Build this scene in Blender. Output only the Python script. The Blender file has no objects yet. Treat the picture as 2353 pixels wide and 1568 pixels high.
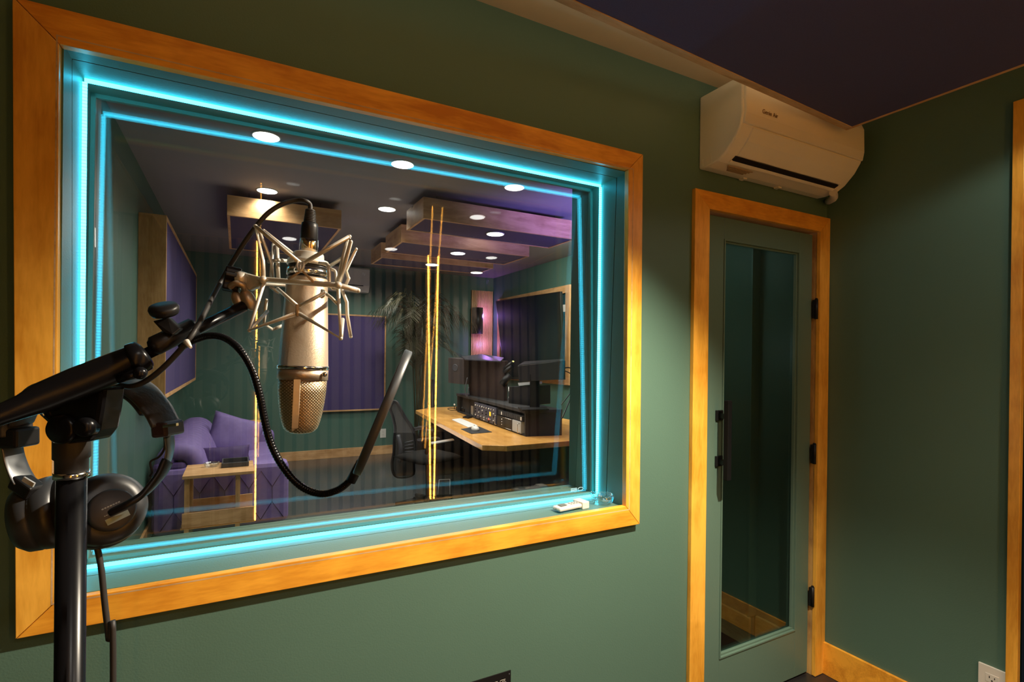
import bpy, bmesh, math, random
from mathutils import Vector, Matrix
random.seed(7)
C = bpy.context.scene.collection
SC = bpy.context.scene
# ------------------------------------------------------------------ camera
F, CX, CY = 1191.36, 1176.5, 823.7
YAW, PITCH, ROLL = 0.4875, -0.0024, 0.0115
CAM = Vector((0, -1.4473, 1.4441))
fw = Vector((math.sin(YAW)*math.cos(PITCH), math.cos(YAW)*math.cos(PITCH), math.sin(PITCH)))
_r = Vector((math.cos(YAW), -math.sin(YAW), 0)); _u = _r.cross(fw)
RT = _r*math.cos(ROLL) + _u*math.sin(ROLL); UP = -_r*math.sin(ROLL) + _u*math.cos(ROLL)
cd = bpy.data.cameras.new('camera'); cam = bpy.data.objects.new('camera', cd); C.objects.link(cam)
cam.matrix_world = Matrix((( RT.x, UP.x, -fw.x, CAM.x), (RT.y, UP.y, -fw.y, CAM.y), (RT.z, UP.z, -fw.z, CAM.z), (0,0,0,1)))
cd.sensor_width = 36; cd.lens = F/2353*36; cd.shift_y = (CY-784)/2353; cd.clip_start = .02
SC.camera = cam
# ------------------------------------------------------------------ render look
SC.view_settings.view_transform = 'Standard'; SC.view_settings.look = 'None'
SC.view_settings.exposure = 0.0; SC.view_settings.gamma = 1; SC.view_settings.use_curve_mapping = False
SC.cycles.use_denoising = True
SC.cycles.max_bounces = 8; SC.cycles.transparent_max_bounces = 16
SC.cycles.sample_clamp_indirect = 6
w = bpy.data.worlds.new('world'); SC.world = w; w.use_nodes = True
w.node_tree.nodes['Background'].inputs[0].default_value = (.02,.025,.03,1); w.node_tree.nodes['Background'].inputs[1].default_value = .3
def light(kind, loc, col, e, size=.05, aim=None, cone=None, blend=.5, sy=None):
    d = bpy.data.lights.new('lamp_or_fill_light', kind); d.energy = e; d.color = col
    o = bpy.data.objects.new('lamp_or_fill_light', d); C.objects.link(o); o.location = loc
    if kind == 'AREA':
        d.size = size
        if sy: d.shape = 'RECTANGLE'; d.size_y = sy
    else: d.shadow_soft_size = size
    if kind == 'SPOT': d.spot_size = math.radians(cone or 110); d.spot_blend = blend
    if aim is not None: o.rotation_euler = (Vector(aim)-Vector(loc)).to_track_quat('-Z','Y').to_euler()
    return o
WARM = (1,.87,.68); WHITE = (1,.93,.84)
# booth: recessed lamps of the hanging ceiling panel
BOOTH_LAMPS = [(2.03,-.95),(1.25,-.99),(1.75,-1.90),(.25,-1.95),(.95,-1.95)]
for i,(x,y) in enumerate(BOOTH_LAMPS):
    light('SPOT', (x,y,2.352), WARM if i==1 else (1,.95,.86), (9,490,44,15,17)[i], .035, (x-.72,y+.47,0) if i==1 else (x,y,0), (150,108,128,128,128)[i], (.3,.6,.45,.45,.45)[i])
# control room downlights (positions shared with the fixtures below)
ROOM_LAMPS = [(.139,1.914,2.72),(.96,1.949,2.72),(1.826,1.99,2.72),(.195,3.024,2.72),(1.138,3.05,2.72),(.425,4.804,2.72)]
for i,p_ in enumerate(ROOM_LAMPS):
    light('SPOT', (p_[0],p_[1],p_[2]-.02), WHITE, 40, .06, (p_[0],p_[1],0), 130, .7)
# lamps set into the hanging wooden boxes
CLOUD_LAMPS = [(1118,516,2.49),(1138,540,2.49),(1052,584,2.49),(993,610,2.49),(1095,628,2.49)]
# coloured accent lamps of the control room, then white spots and added fill
light('SPOT', (3.3,.9,1.9), (.30,.20,1), 420, .15, (2.72,2.05,2.85), 58, .9)
light('SPOT', (3.3,.9,2.1), (.75,.38,1), 16, .15, (2.65,2.40,2.55), 50, .9)
light('SPOT', (3.3,.9,2.1), (.9,.25,.8), 40, .15, (2.85,2.2,.72), 46, .9)
light('POINT', (3.45,6.0,2.10), (.50,.22,1), 5, .03)
light('POINT', (3.45,6.0,1.63), (.50,.22,1), 3.4, .03)
light('SPOT', (2.95,2.9,2.68), WHITE, 170, .06, (3.67,3.9,1.7), 110, .8)  # added spot without a fixture, brightens the right wall
light('SPOT', (1.6,5.1,2.68), WHITE, 60, .06, (1.6,5.5,0), 130, .7)  # added spot to lift the far end of the room
light('SPOT', (2.3,4.0,2.47), WHITE, 30, .06, (2.3,4.0,0), 130, .6)
light('SPOT', (2.4,2.55,2.45), WHITE, 24, .06, (2.3,2.7,0), 120, .6)
light('AREA', (1.4,3.4,2.4), WHITE, 48, 2.2, (1.4,3.4,0))  # added soft overhead fill, no fixture of its own
light('AREA', (1.2,3.2,.7), (1,.86,.80), 9, 1.5, (1.2,3.2,3))  # added upward fill standing in for bounce onto the ceiling
light('POINT', (1.9,.5,2.0), (.75,.9,.85), 1.0, .1)
# added unseen warm light above the hanging panel, brightening the ceiling strip
light('AREA', (.85,-.35,2.452), (1,.76,.48), 1.7, 2.3, (.85,-.30,2.6), sy=.04)

# ------------------------------------------------------------------ helpers
def ray(px, py): return fw + RT*((px-CX)/F) - UP*((py-CY)/F)
def D(px, py, t): return CAM + ray(px,py)*t                # point at depth t
def at(px, py, ax, v):                                      # point on plane axis=v
    d = ray(px,py); return CAM + d*((v-CAM[ax])/d[ax])
def R(px, t): return px*t/F
NT = {}
def mat(name, col, rough=.6, metal=0., noise=0., nscale=8., bump=0., bscale=60., spec=.5, emit=None, es=0, coat=0):
    if name in NT: return NT[name]
    m = bpy.data.materials.new(name); m.use_nodes = True; n = m.node_tree.nodes; l = m.node_tree.links
    b = n['Principled BSDF']; b.inputs['Base Color'].default_value = (*col,1)
    b.inputs['Roughness'].default_value = rough; b.inputs['Metallic'].default_value = metal
    b.inputs['Specular IOR Level'].default_value = spec; b.inputs['Coat Weight'].default_value = coat
    if emit: b.inputs['Emission Color'].default_value = (*emit,1); b.inputs['Emission Strength'].default_value = es
    tc = n.new('ShaderNodeTexCoord')
    nz = n.new('ShaderNodeTexNoise'); nz.inputs['Scale'].default_value = nscale; nz.inputs['Detail'].default_value = 4
    l.new(tc.outputs['Object'], nz.inputs['Vector'])
    mx = n.new('ShaderNodeMix'); mx.data_type = 'RGBA'
    mx.inputs[6].default_value = (*[c*(1-noise) for c in col],1); mx.inputs[7].default_value = (*[min(1,c*(1+noise)) for c in col],1)
    l.new(nz.outputs['Fac'], mx.inputs[0]); l.new(mx.outputs[2], b.inputs['Base Color'])
    if bump:
        nb = n.new('ShaderNodeTexNoise'); nb.inputs['Scale'].default_value = bscale; nb.inputs['Detail'].default_value = 3
        l.new(tc.outputs['Object'], nb.inputs['Vector'])
        bp = n.new('ShaderNodeBump'); bp.inputs['Strength'].default_value = bump; bp.inputs['Distance'].default_value = .002
        l.new(nb.outputs['Fac'], bp.inputs['Height']); l.new(bp.outputs[0], b.inputs['Normal'])
    NT[name] = m; return m
def wood(name, c1, c2, axis=0, rough=.38, sc=6., knots=True, coat=.25):
    if name in NT: return NT[name]
    m = bpy.data.materials.new(name); m.use_nodes = True; n = m.node_tree.nodes; l = m.node_tree.links
    b = n['Principled BSDF']; b.inputs['Roughness'].default_value = rough; b.inputs['Coat Weight'].default_value = coat
    b.inputs['Coat Roughness'].default_value = .25
    tc = n.new('ShaderNodeTexCoord'); mp = n.new('ShaderNodeMapping')
    s = [1.,1.,1.]; s[axis] = .16; mp.inputs['Scale'].default_value = s
    l.new(tc.outputs['Object'], mp.inputs['Vector'])
    a = n.new('ShaderNodeTexNoise'); a.inputs['Scale'].default_value = sc*2.2; a.inputs['Detail'].default_value = 6; a.inputs['Distortion'].default_value = 1.2
    f = n.new('ShaderNodeTexNoise'); f.inputs['Scale'].default_value = sc*26; f.inputs['Detail'].default_value = 3
    big = n.new('ShaderNodeTexNoise'); big.inputs['Scale'].default_value = sc*.9; big.inputs['Detail'].default_value = 3; big.inputs['Distortion'].default_value = .6
    l.new(mp.outputs[0], a.inputs['Vector']); l.new(mp.outputs[0], f.inputs['Vector']); l.new(tc.outputs['Object'], big.inputs['Vector'])
    ad = n.new('ShaderNodeMath'); ad.operation = 'MULTIPLY_ADD'; ad.inputs[1].default_value = .35
    l.new(f.outputs['Fac'], ad.inputs[0]); l.new(a.outputs['Fac'], ad.inputs[2])
    ad2 = n.new('ShaderNodeMath'); ad2.operation = 'MULTIPLY_ADD'; ad2.inputs[1].default_value = .7
    l.new(big.outputs['Fac'], ad2.inputs[0]); l.new(ad.outputs[0], ad2.inputs[2])
    mr = n.new('ShaderNodeMapRange'); mr.inputs[1].default_value = .80; mr.inputs[2].default_value = 1.22
    l.new(ad2.outputs[0], mr.inputs[0])
    cr = n.new('ShaderNodeMix'); cr.data_type = 'RGBA'; cr.inputs[6].default_value = (*c2,1); cr.inputs[7].default_value = (*c1,1)
    l.new(mr.outputs[0], cr.inputs[0]); out = cr.outputs[2]
    if knots:
        v = n.new('ShaderNodeTexVoronoi'); v.inputs['Scale'].default_value = 2.3
        mp2 = n.new('ShaderNodeMapping'); s2 = [1.,1.,1.]; s2[axis] = .55; mp2.inputs['Scale'].default_value = s2
        l.new(tc.outputs['Object'], mp2.inputs['Vector']); l.new(mp2.outputs[0], v.inputs['Vector'])
        k = n.new('ShaderNodeMapRange'); k.inputs[1].default_value = .018; k.inputs[2].default_value = .05
        l.new(v.outputs['Distance'], k.inputs[0])
        km = n.new('ShaderNodeMix'); km.data_type = 'RGBA'; km.inputs[6].default_value = (c2[0]*.25,c2[1]*.2,c2[2]*.2,1)
        l.new(k.outputs[0], km.inputs[0]); l.new(out, km.inputs[7]); out = km.outputs[2]
    l.new(out, b.inputs['Base Color'])
    bp = n.new('ShaderNodeBump'); bp.inputs['Strength'].default_value = .12; bp.inputs['Distance'].default_value = .001
    l.new(ad.outputs[0], bp.inputs['Height']); l.new(bp.outputs[0], b.inputs['Normal'])
    NT[name] = m; return m
def glassmat(name, f0=.08, tint=(1,1,1), rough=.0, f90=.9):
    if name in NT: return NT[name]
    m = bpy.data.materials.new(name); m.use_nodes = True; n = m.node_tree.nodes; l = m.node_tree.links
    n.remove(n['Principled BSDF']); out = n['Material Output']
    tr = n.new('ShaderNodeBsdfTransparent'); tr.inputs[0].default_value = (*tint,1)
    gl = n.new('ShaderNodeBsdfGlossy'); gl.inputs['Roughness'].default_value = rough; gl.inputs[0].default_value = (1,1,1,1)
    lw = n.new('ShaderNodeLayerWeight'); lw.inputs[0].default_value = .5
    pw = n.new('ShaderNodeMath'); pw.operation = 'POWER'; pw.inputs[1].default_value = 5
    mr = n.new('ShaderNodeMapRange'); mr.inputs[3].default_value = f0; mr.inputs[4].default_value = f90
    l.new(lw.outputs['Facing'], pw.inputs[0]); l.new(pw.outputs[0], mr.inputs[0])
    mx = n.new('ShaderNodeMixShader'); l.new(mr.outputs[0], mx.inputs[0]); l.new(tr.outputs[0], mx.inputs[1]); l.new(gl.outputs[0], mx.inputs[2])
    l.new(mx.outputs[0], out.inputs['Surface']); NT[name] = m; return m
def emis(name, col, s, axis=None, pitch=.05, gap=.12, gapcol=.15):
    if name in NT: return NT[name]
    m = bpy.data.materials.new(name); m.use_nodes = True; n = m.node_tree.nodes; l = m.node_tree.links
    n.remove(n['Principled BSDF']); e = n.new('ShaderNodeEmission'); e.inputs[0].default_value = (*col,1); e.inputs[1].default_value = s
    l.new(e.outputs[0], n['Material Output'].inputs['Surface'])
    if axis is not None:                                     # diodes along the tape
        tc = n.new('ShaderNodeTexCoord'); sp = n.new('ShaderNodeSeparateXYZ'); l.new(tc.outputs['Object'], sp.inputs[0])
        a = n.new('ShaderNodeMath'); a.operation = 'DIVIDE'; a.inputs[1].default_value = pitch; l.new(sp.outputs[axis], a.inputs[0])
        fr = n.new('ShaderNodeMath'); fr.operation = 'FRACT'; l.new(a.outputs[0], fr.inputs[0])
        g = n.new('ShaderNodeMath'); g.operation = 'GREATER_THAN'; g.inputs[1].default_value = gap; l.new(fr.outputs[0], g.inputs[0])
        mr = n.new('ShaderNodeMapRange'); mr.inputs[3].default_value = s*gapcol; mr.inputs[4].default_value = s
        l.new(g.outputs[0], mr.inputs[0]); l.new(mr.outputs[0], e.inputs[1])
    NT[name] = m; return m

def thing(name, label, cat, loc, group=None, kind=None):
    o = bpy.data.objects.new(name, None); C.objects.link(o); o.location = loc; o.empty_display_size = .05
    if label: o['label'] = label
    if cat: o['category'] = cat
    if group: o['group'] = group
    if kind: o['kind'] = kind
    return o
def wloc(o):
    v = Vector((0,0,0))
    while o: v += o.location; o = o.parent
    return v
class G:
    def __init__(s): s.v = []; s.f = []; s.sm = []
    def add(s, vs, fs, smooth=False):
        k = len(s.v); s.v += [Vector(v) for v in vs]
        for f in fs: s.f.append([i+k for i in f]); s.sm.append(smooth)
        return s
    def box(s, a, b):
        x0,y0,z0 = a; x1,y1,z1 = b
        return s.add([(x0,y0,z0),(x1,y0,z0),(x1,y1,z0),(x0,y1,z0),(x0,y0,z1),(x1,y0,z1),(x1,y1,z1),(x0,y1,z1)],
                     [(0,3,2,1),(4,5,6,7),(0,1,5,4),(1,2,6,5),(2,3,7,6),(3,0,4,7)])
    def slab(s, pts, off):                                   # polygon extruded by vector off
        off = Vector(off); n = len(pts); P = [Vector(p) for p in pts]
        vs = P + [p+off for p in P]
        fs = [tuple(range(n))[::-1], tuple(range(n,2*n))] + [(i,(i+1)%n,n+(i+1)%n,n+i) for i in range(n)]
        return s.add(vs, fs)
    def obox(s, c, ax, ay, az, hx, hy, hz):                  # oriented box
        c = Vector(c); ax,ay,az = [Vector(q).normalized() for q in (ax,ay,az)]
        p = [c+ax*(i*hx)+ay*(j*hy)-az*hz for i,j in ((-1,-1),(1,-1),(1,1),(-1,1))]
        return s.slab(p, az*2*hz)
    def tube(s, pts, r, seg=10, caps=True, smooth=True, closed=False):
        P = [Vector(p) for p in pts]; n = len(P)
        rr = r if isinstance(r,(list,tuple)) else [r]*n
        T = []
        for i in range(n):
            a = P[(i-1)%n] if (closed or i>0) else P[i]; b = P[(i+1)%n] if (closed or i<n-1) else P[i]
            T.append((b-a).normalized() if (b-a).length>1e-9 else Vector((0,0,1)))
        N = T[0].orthogonal().normalized(); vs = []; 
        for i in range(n):
            N = (N - T[i]*N.dot(T[i])).normalized(); B_ = T[i].cross(N)
            for k in range(seg):
                a = 2*math.pi*k/seg; vs.append(P[i]+(N*math.cos(a)+B_*math.sin(a))*rr[i])
        fs = []
        for i in range(n if closed else n-1):
            j = (i+1)%n
            for k in range(seg): fs.append((i*seg+k, i*seg+(k+1)%seg, j*seg+(k+1)%seg, j*seg+k))
        s.add(vs, fs, smooth)
        if caps and not closed:
            k0 = len(s.v)-len(vs)
            s.f.append([k0+k for k in range(seg)][::-1]); s.sm.append(False)
            s.f.append([k0+(n-1)*seg+k for k in range(seg)]); s.sm.append(False)
        return s
    def lathe(s, base, axis, prof, seg=28, smooth=True):     # prof: (dist along axis, radius)
        base = Vector(base); ax = Vector(axis).normalized(); N = ax.orthogonal().normalized(); B_ = ax.cross(N)
        vs = []; 
        for h,r in prof:
            for k in range(seg):
                a = 2*math.pi*k/seg; vs.append(base+ax*h+(N*math.cos(a)+B_*math.sin(a))*max(r,1e-5))
        fs = [(i*seg+k, i*seg+(k+1)%seg, (i+1)*seg+(k+1)%seg, (i+1)*seg+k) for i in range(len(prof)-1) for k in range(seg)]
        s.add(vs, fs, smooth); k0 = len(s.v)-len(vs); n = len(prof)
        s.f.append([k0+k for k in range(seg)][::-1]); s.sm.append(False)
        s.f.append([k0+(n-1)*seg+k for k in range(seg)]); s.sm.append(False)
        return s
    def ball(s, c, rx, ry=None, rz=None, seg=16, ax=None):
        ry = ry or rx; rz = rz or rx; c = Vector(c); X,Y,Z = ax or (Vector((1,0,0)),Vector((0,1,0)),Vector((0,0,1)))
        n = seg//2; vs = []
        for i in range(n+1):
            th = math.pi*i/n
            for k in range(seg):
                a = 2*math.pi*k/seg; vs.append(c+X*(rx*math.sin(th)*math.cos(a))+Y*(ry*math.sin(th)*math.sin(a))+Z*(rz*math.cos(th)))
        fs = [(i*seg+k, (i+1)*seg+k, (i+1)*seg+(k+1)%seg, i*seg+(k+1)%seg) for i in range(n) for k in range(seg)]
        return s.add(vs, fs, True)
    def pillow(s, c, X, Y, Z, hx, hy, hz, n=14, p=2.6, seed=0):     # soft cushion: super-ellipsoid with pinched rim
        c = Vector(c); vs = []; rnd = random.Random(seed)
        for side in (1,-1):
            for i in range(n+1):
                for j in range(n+1):
                    u = -1+2*i/n; v = -1+2*j/n
                    e = (1-abs(u)**p)*(1-abs(v)**p); h = max(0,e)**.42
                    q = 1-.07*(1-abs(u*v))*(abs(u)**4+abs(v)**4)
                    vs.append(c+X*(u*hx*q)+Y*(v*hy*q)+Z*(side*hz*(h*(1+.05*math.sin(u*7+seed)*math.cos(v*5)))))
        m = (n+1)*(n+1); fs = []
        for i in range(n):
            for j in range(n):
                a = i*(n+1)+j; f = (a,a+n+1,a+n+2,a+1); fs.append(f); fs.append(tuple(m+t for t in f[::-1]))
        return s.add(vs, fs, True)
    def build(s, name, m, parent=None, bevel=0, label=None, cat=None, group=None, kind=None, base=True):
        V = s.v
        if parent is not None: o0 = wloc(parent)
        else:
            o0 = Vector(((min(v.x for v in V)+max(v.x for v in V))/2,(min(v.y for v in V)+max(v.y for v in V))/2,min(v.z for v in V)))
        me = bpy.data.meshes.new(name); me.from_pydata([tuple(v-o0) for v in V], [], s.f); me.validate()
        if len(me.polygons) == len(s.sm):
            me.polygons.foreach_set('use_smooth', s.sm)
        bm = bmesh.new(); bm.from_mesh(me); bmesh.ops.remove_doubles(bm, verts=bm.verts, dist=1e-6)
        bmesh.ops.recalc_face_normals(bm, faces=bm.faces); bm.to_mesh(me); bm.free()
        me.materials.append(m); o = bpy.data.objects.new(name, me); C.objects.link(o)
        if parent is not None: o.parent = parent
        else: o.location = o0
        if bevel:
            md = o.modifiers.new('bevel','BEVEL'); md.width = bevel; md.segments = 2; md.limit_method = 'ANGLE'; md.angle_limit = math.radians(40)
        if label: o['label'] = label
        if cat: o['category'] = cat
        if group: o['group'] = group
        if kind: o['kind'] = kind
        return o
def curve(pts, n=8, closed=False):                           # Catmull-Rom
    P = [Vector(p) for p in pts]; out = []; m = len(P)
    rng = m if closed else m-1
    for i in range(rng):
        p0 = P[(i-1)%m] if (closed or i>0) else P[0]*2-P[1]; p1 = P[i]; p2 = P[(i+1)%m]
        p3 = P[(i+2)%m] if (closed or i<m-2) else P[-1]*2-P[-2]
        for k in range(n):
            t = k/n; out.append(.5*((2*p1)+(p2-p0)*t+(2*p0-5*p1+4*p2-p3)*t*t+(3*p1-p0-3*p2+p3)*t**3))
    if not closed: out.append(P[-1])
    return out
def text(s, name, loc, X, Y, size, m, parent, depth=.0004, align='CENTER'):
    cu = bpy.data.curves.new(name+'_curve','FONT'); cu.body = s; cu.size = size; cu.extrude = depth; cu.align_x = align; cu.align_y = 'CENTER'
    tmp = bpy.data.objects.new('tmp_text', cu); me = bpy.data.meshes.new_from_object(tmp); bpy.data.objects.remove(tmp)
    me.name = name; me.materials.clear(); me.materials.append(m); o = bpy.data.objects.new(name, me); C.objects.link(o)
    X = Vector(X).normalized(); Y = Vector(Y); Y = (Y-X*Y.dot(X)).normalized(); Z = X.cross(Y)
    M_ = Matrix.Identity(4)
    for i in range(3): M_[i][0]=X[i]; M_[i][1]=Y[i]; M_[i][2]=Z[i]; M_[i][3]=loc[i]-(wloc(parent)[i] if parent else 0)
    o.matrix_world = M_; o.parent = parent; return o
def S(name, g, m, parent=None, bevel=0): return g.build(name, m, parent, bevel, kind=None if parent else 'structure')

# ------------------------------------------------------------------ materials
GREEN = mat('green_paint', (.094,.172,.130), .42, noise=.05, nscale=3, bump=.25, bscale=220, spec=.35)
GREEN2 = mat('green_paint_room', (.075,.155,.120), .45, noise=.06, nscale=3, bump=.2, bscale=160, spec=.35)
GREEN_D = mat('green_door_paint', (.110,.182,.138), .35, noise=.04, nscale=4, bump=.12, bscale=150)
CREAM = mat('cream_ceiling', (.80,.64,.44), .7, noise=.05, bump=.15)
DARKCEIL = mat('grey_ceiling', (.24,.225,.23), .7, noise=.05)
NAVY = mat('navy_fabric', (.075,.070,.18), .75, noise=.2, nscale=300, bump=.5, bscale=900)
NAVY2 = mat('dark_violet_fabric', (.05,.038,.085), .8, noise=.2, nscale=200, bump=.4, bscale=700)
PURPLE = mat('purple_fabric', (.060,.040,.135), .85, noise=.18, nscale=60, bump=.4, bscale=500)
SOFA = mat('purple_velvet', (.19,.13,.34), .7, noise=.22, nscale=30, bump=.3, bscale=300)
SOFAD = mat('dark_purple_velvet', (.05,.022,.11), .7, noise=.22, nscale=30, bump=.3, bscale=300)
CAS_X = wood('maple_casing_x', (1.0,.47,.045), (.66,.24,.014), 0)
CAS_Z = wood('maple_casing_z', (1.0,.52,.07), (.68,.29,.022), 2)
CAS_E = wood('raw_wood_edge', (.72,.50,.28), (.45,.27,.12), 0, rough=.7, coat=0)
PINE_X = wood('pine_x', (.72,.42,.19), (.45,.23,.08), 0, rough=.55, coat=.05)
PINE_Y = wood('pine_y', (.72,.42,.19), (.45,.23,.08), 1, rough=.55, coat=.05)
PINE_Z = wood('pine_z', (.66,.38,.15), (.38,.18,.05), 2, rough=.55, coat=.05)
DESKW = wood('oak_desk', (.88,.46,.12), (.60,.27,.05), 1, rough=.3, sc=5, knots=False)
BLACK = mat('black_plastic', (.009,.0085,.009), .42, noise=.1, spec=.3)
BLACKM = mat('black_painted_metal', (.005,.005,.006), .26, noise=.1, spec=.2)
BLACKR = mat('black_matte', (.016,.015,.016), .8, noise=.2)
RUBBER = mat('black_rubber', (.02,.018,.017), .55, noise=.1, bump=.1)
GREYP = mat('grey_plastic', (.05,.052,.06), .5, noise=.1)
CHROME = mat('chrome', (.75,.72,.68), .15, 1)
NICKEL = mat('satin_nickel', (.52,.40,.28), .42, .8, noise=.05, bump=.1, bscale=500)
NICKELW = mat('nickel_rods', (.70,.66,.57), .38, .5, noise=.05)
GOLD = mat('gold_contact', (.85,.55,.2), .25, 1)
WHITE_P = mat('white_plastic', (.72,.69,.62), .35, noise=.03)
ACW = mat('ac_white_plastic', (.88,.82,.68), .38, noise=.02)
GREYL = mat('light_grey_metal', (.45,.47,.47), .4, noise=.05)
CONC = mat('polished_concrete', (.05,.052,.055), .22, noise=.45, nscale=2.2, bump=.05, bscale=30)
FLOORB = mat('booth_floor', (.02,.018,.018), .3, noise=.3)
SLAT = wood('walnut_slat', (.38,.29,.22), (.25,.18,.13), 2, rough=.5, knots=False, coat=.1)
SLATL = wood('oak_slat', (.80,.47,.20), (.60,.32,.12), 2, rough=.5, knots=False, coat=.1)
FELT = mat('black_felt', (.012,.010,.009), .95)
GLASS = glassmat('window_glass', .048, (.97,.985,.98))
GLASS2 = glassmat('rear_window_glass', .008, (.97,.985,.98))
GLASSD = glassmat('door_glass', .085, (.60,.70,.68))
ASHG = glassmat('clear_glass', .16, (.94,.97,.97), .02, 1)
CYAN = emis('cyan_diodes', (.04,.68,1), 11)
CYANV = emis('cyan_diodes_vertical', (.05,.70,1), 12, 2, .008, .3, .6)
AMBER = emis('amber_diodes', (1,.40,.05), 62, 2, .05, .10, .12)
LAMP = emis('lamp_disc', (1,.96,.9), 9)
PALM = mat('palm_leaf', (.03,.028,.008), .55, noise=.4, nscale=20)

# ------------------------------------------------------------------ structure: booth
X0, XR = -1.6, 2.414            # booth left / right walls
ZC = 2.525; YB = -2.34          # ceiling, back wall
TW = .335                        # wall thickness at the window
ox0, ox1, oz0, oz1 = -.342, 1.232, .909, 2.113; OZF = 2.262
g = G()                         # window wall, built around window and door openings
g.box((X0-.1,0,0),(ox0,TW,2.9)); g.box((ox0,0,0),(ox1,TW,oz0)); g.box((ox0,0,oz1),(ox1,.233,2.9)); g.box((ox0,.233,OZF),(ox1,TW,2.9)); g.box((ox1,0,0),(1.60,TW,2.9))
g.box((1.60,0,2.056),(2.374,.12,2.9)); g.box((1.60,0,0),(1.618,.12,2.056)); g.box((2.374,0,0),(XR+.1,.12,2.9))
S('wall_front', g, GREEN)
YO = -.657
g = G(); g.box((XR,YO,0),(XR+.12,0,2.9)); g.box((XR,YB,0),(XR+.12,YO-.95,2.9)); g.box((XR,YO-.95,2.1),(XR+.12,YO,2.9))
S('wall_right', g, GREEN)
S('wall_left', G().box((X0-.12,YB,0),(X0,0,2.9)), GREEN)
wb = S('wall_back', G().box((X0-.12,YB-.12,0),(XR+.12,YB,2.9)), FELT)
# acoustic slats on the back wall (mirrored in the window)
base_sl = None; x = -1.0
while x < 2.38:
    g = G().box((x,YB,0.02),(x+.052,YB+.022,2.50))
    if base_sl is None: base_sl = g.build('slat', SLAT, wb); x_first = x
    else:
        o = base_sl.copy(); C.objects.link(o); o.parent = wb; o.location = (x-x_first,0,0)
    x += .083
S('ceiling', G().box((X0-.12,YB-.12,ZC),(XR+.12,0,ZC+.1)), CREAM)
S('floor', G().box((X0-.12,YB-.12,-.1),(XR+.12,TW,0)), FLOORB)
S('baseboard_right', G().box((XR-.014,YO+.002,0),(XR,0,.146)), CAS_X, bevel=.002)
# right-hand doorway: wooden casing and dark door
d2 = thing('door_2', None, None, (XR,-1.1,0), kind='structure')
G().box((XR-.018,YO-.032,0),(XR+.005,YO,2.36)).build('casing', CAS_Z, d2, .002)
G().box((XR-.018,YO-.95,2.1),(XR+.005,YO-.034,2.175)).build('casing', CAS_X, d2, .002)
G().box((XR+.06,YO-.95,0),(XR+.10,YO-.034,2.1)).build('door_panel', BLACKR, d2)

# ------------------------------------------------------------------ window_1
w1 = thing('window_1', None, None, ((ox0+ox1)/2, 0, oz0), kind='structure')
P_o = [at(28,-9,1,0), at(1478,355,1,0), at(1470,1205,1,0), at(35,1470,1,0)]
P_i = [at(133,98,1,0), at(1447,387,1,0), at(1441,1167,1,0), at(127,1386,1,0)]
# front face of the casing is 22 mm proud: keep the pictured outline on the front plane
def fr(px,py): return at(px,py,1,-.022)
FO = [fr(28,-9), fr(1478,355), fr(1470,1205), fr(35,1470)]
FI = [fr(137,101), fr(1444,389), fr(1438,1164), fr(130,1382)]
def cas(o_a,o_b,i_b,i_a,name,m,par,off=(0,.0218,0)):
    return G().slab([o_a,o_b,i_b,i_a],off).build(name,m,par,.0015)
e = .0012
cas(FO[0]+Vector((e,0,-0)),FO[1]-Vector((e,0,0)),FI[1],FI[0],'casing',CAS_X,w1)
cas(FO[1],FO[2],FI[2]+Vector((e,0,0)),FI[1]+Vector((e,0,0)),'casing',CAS_Z,w1)
cas(FO[2]-Vector((e,0,0)),FO[3]+Vector((e,0,0)),FI[3],FI[2],'casing',CAS_X,w1)
cas(FO[3],FO[0],FI[0]-Vector((e,0,0)),FI[3]-Vector((e,0,0)),'casing',CAS_Z,w1)
# jamb linings: front board, groove, inner board (thin boards standing off the opening)
th = .006
def ring(y0a,y1a,inset,m,name,t=th,y0b=None,y1b=None):
    """four boards lining the opening; y at the top (a) and at the sill (b)"""
    y0b = y0a if y0b is None else y0b; y1b = y1a if y1b is None else y1b
    a0,a1,b0,b1 = ox0+inset-t, ox1-inset+t, oz0+inset-t, oz1-inset+t
    i0,i1,j0,j1 = ox0+inset, ox1-inset, oz0+inset, oz1-inset
    G().slab([(i0,y0a,j1),(i1,y0a,j1),(i1,y1a,j1),(i0,y1a,j1)],(0,0,t)).build(name,m,w1)
    G().slab([(i0,y0b,j0),(i1,y0b,j0),(i1,y1b,j0),(i0,y1b,j0)],(0,0,-t)).build(name,m,w1)
    for s_,xx in ((-1,i0),(1,i1)):
        G().slab([(xx,y0b,b0),(xx,y1b,b0),(xx,y1a,b1),(xx,y0a,b1)],(s_*t,0,0)).build(name,m,w1)
ring(-.003,.058,.006,GREEN,'jamb_lining',y0b=-.003,y1b=.098)
ring(.0615,.2325,.006,GREEN,'jamb_lining',y0b=.1015,y1b=.30)
ring(.0615,.232,.001,BLACKR,'groove',t=.0005,y0b=.05,y1b=.3)
ring(-.0222,-.0035,.0005,CAS_E,'casing_edge',t=.003)
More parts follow.
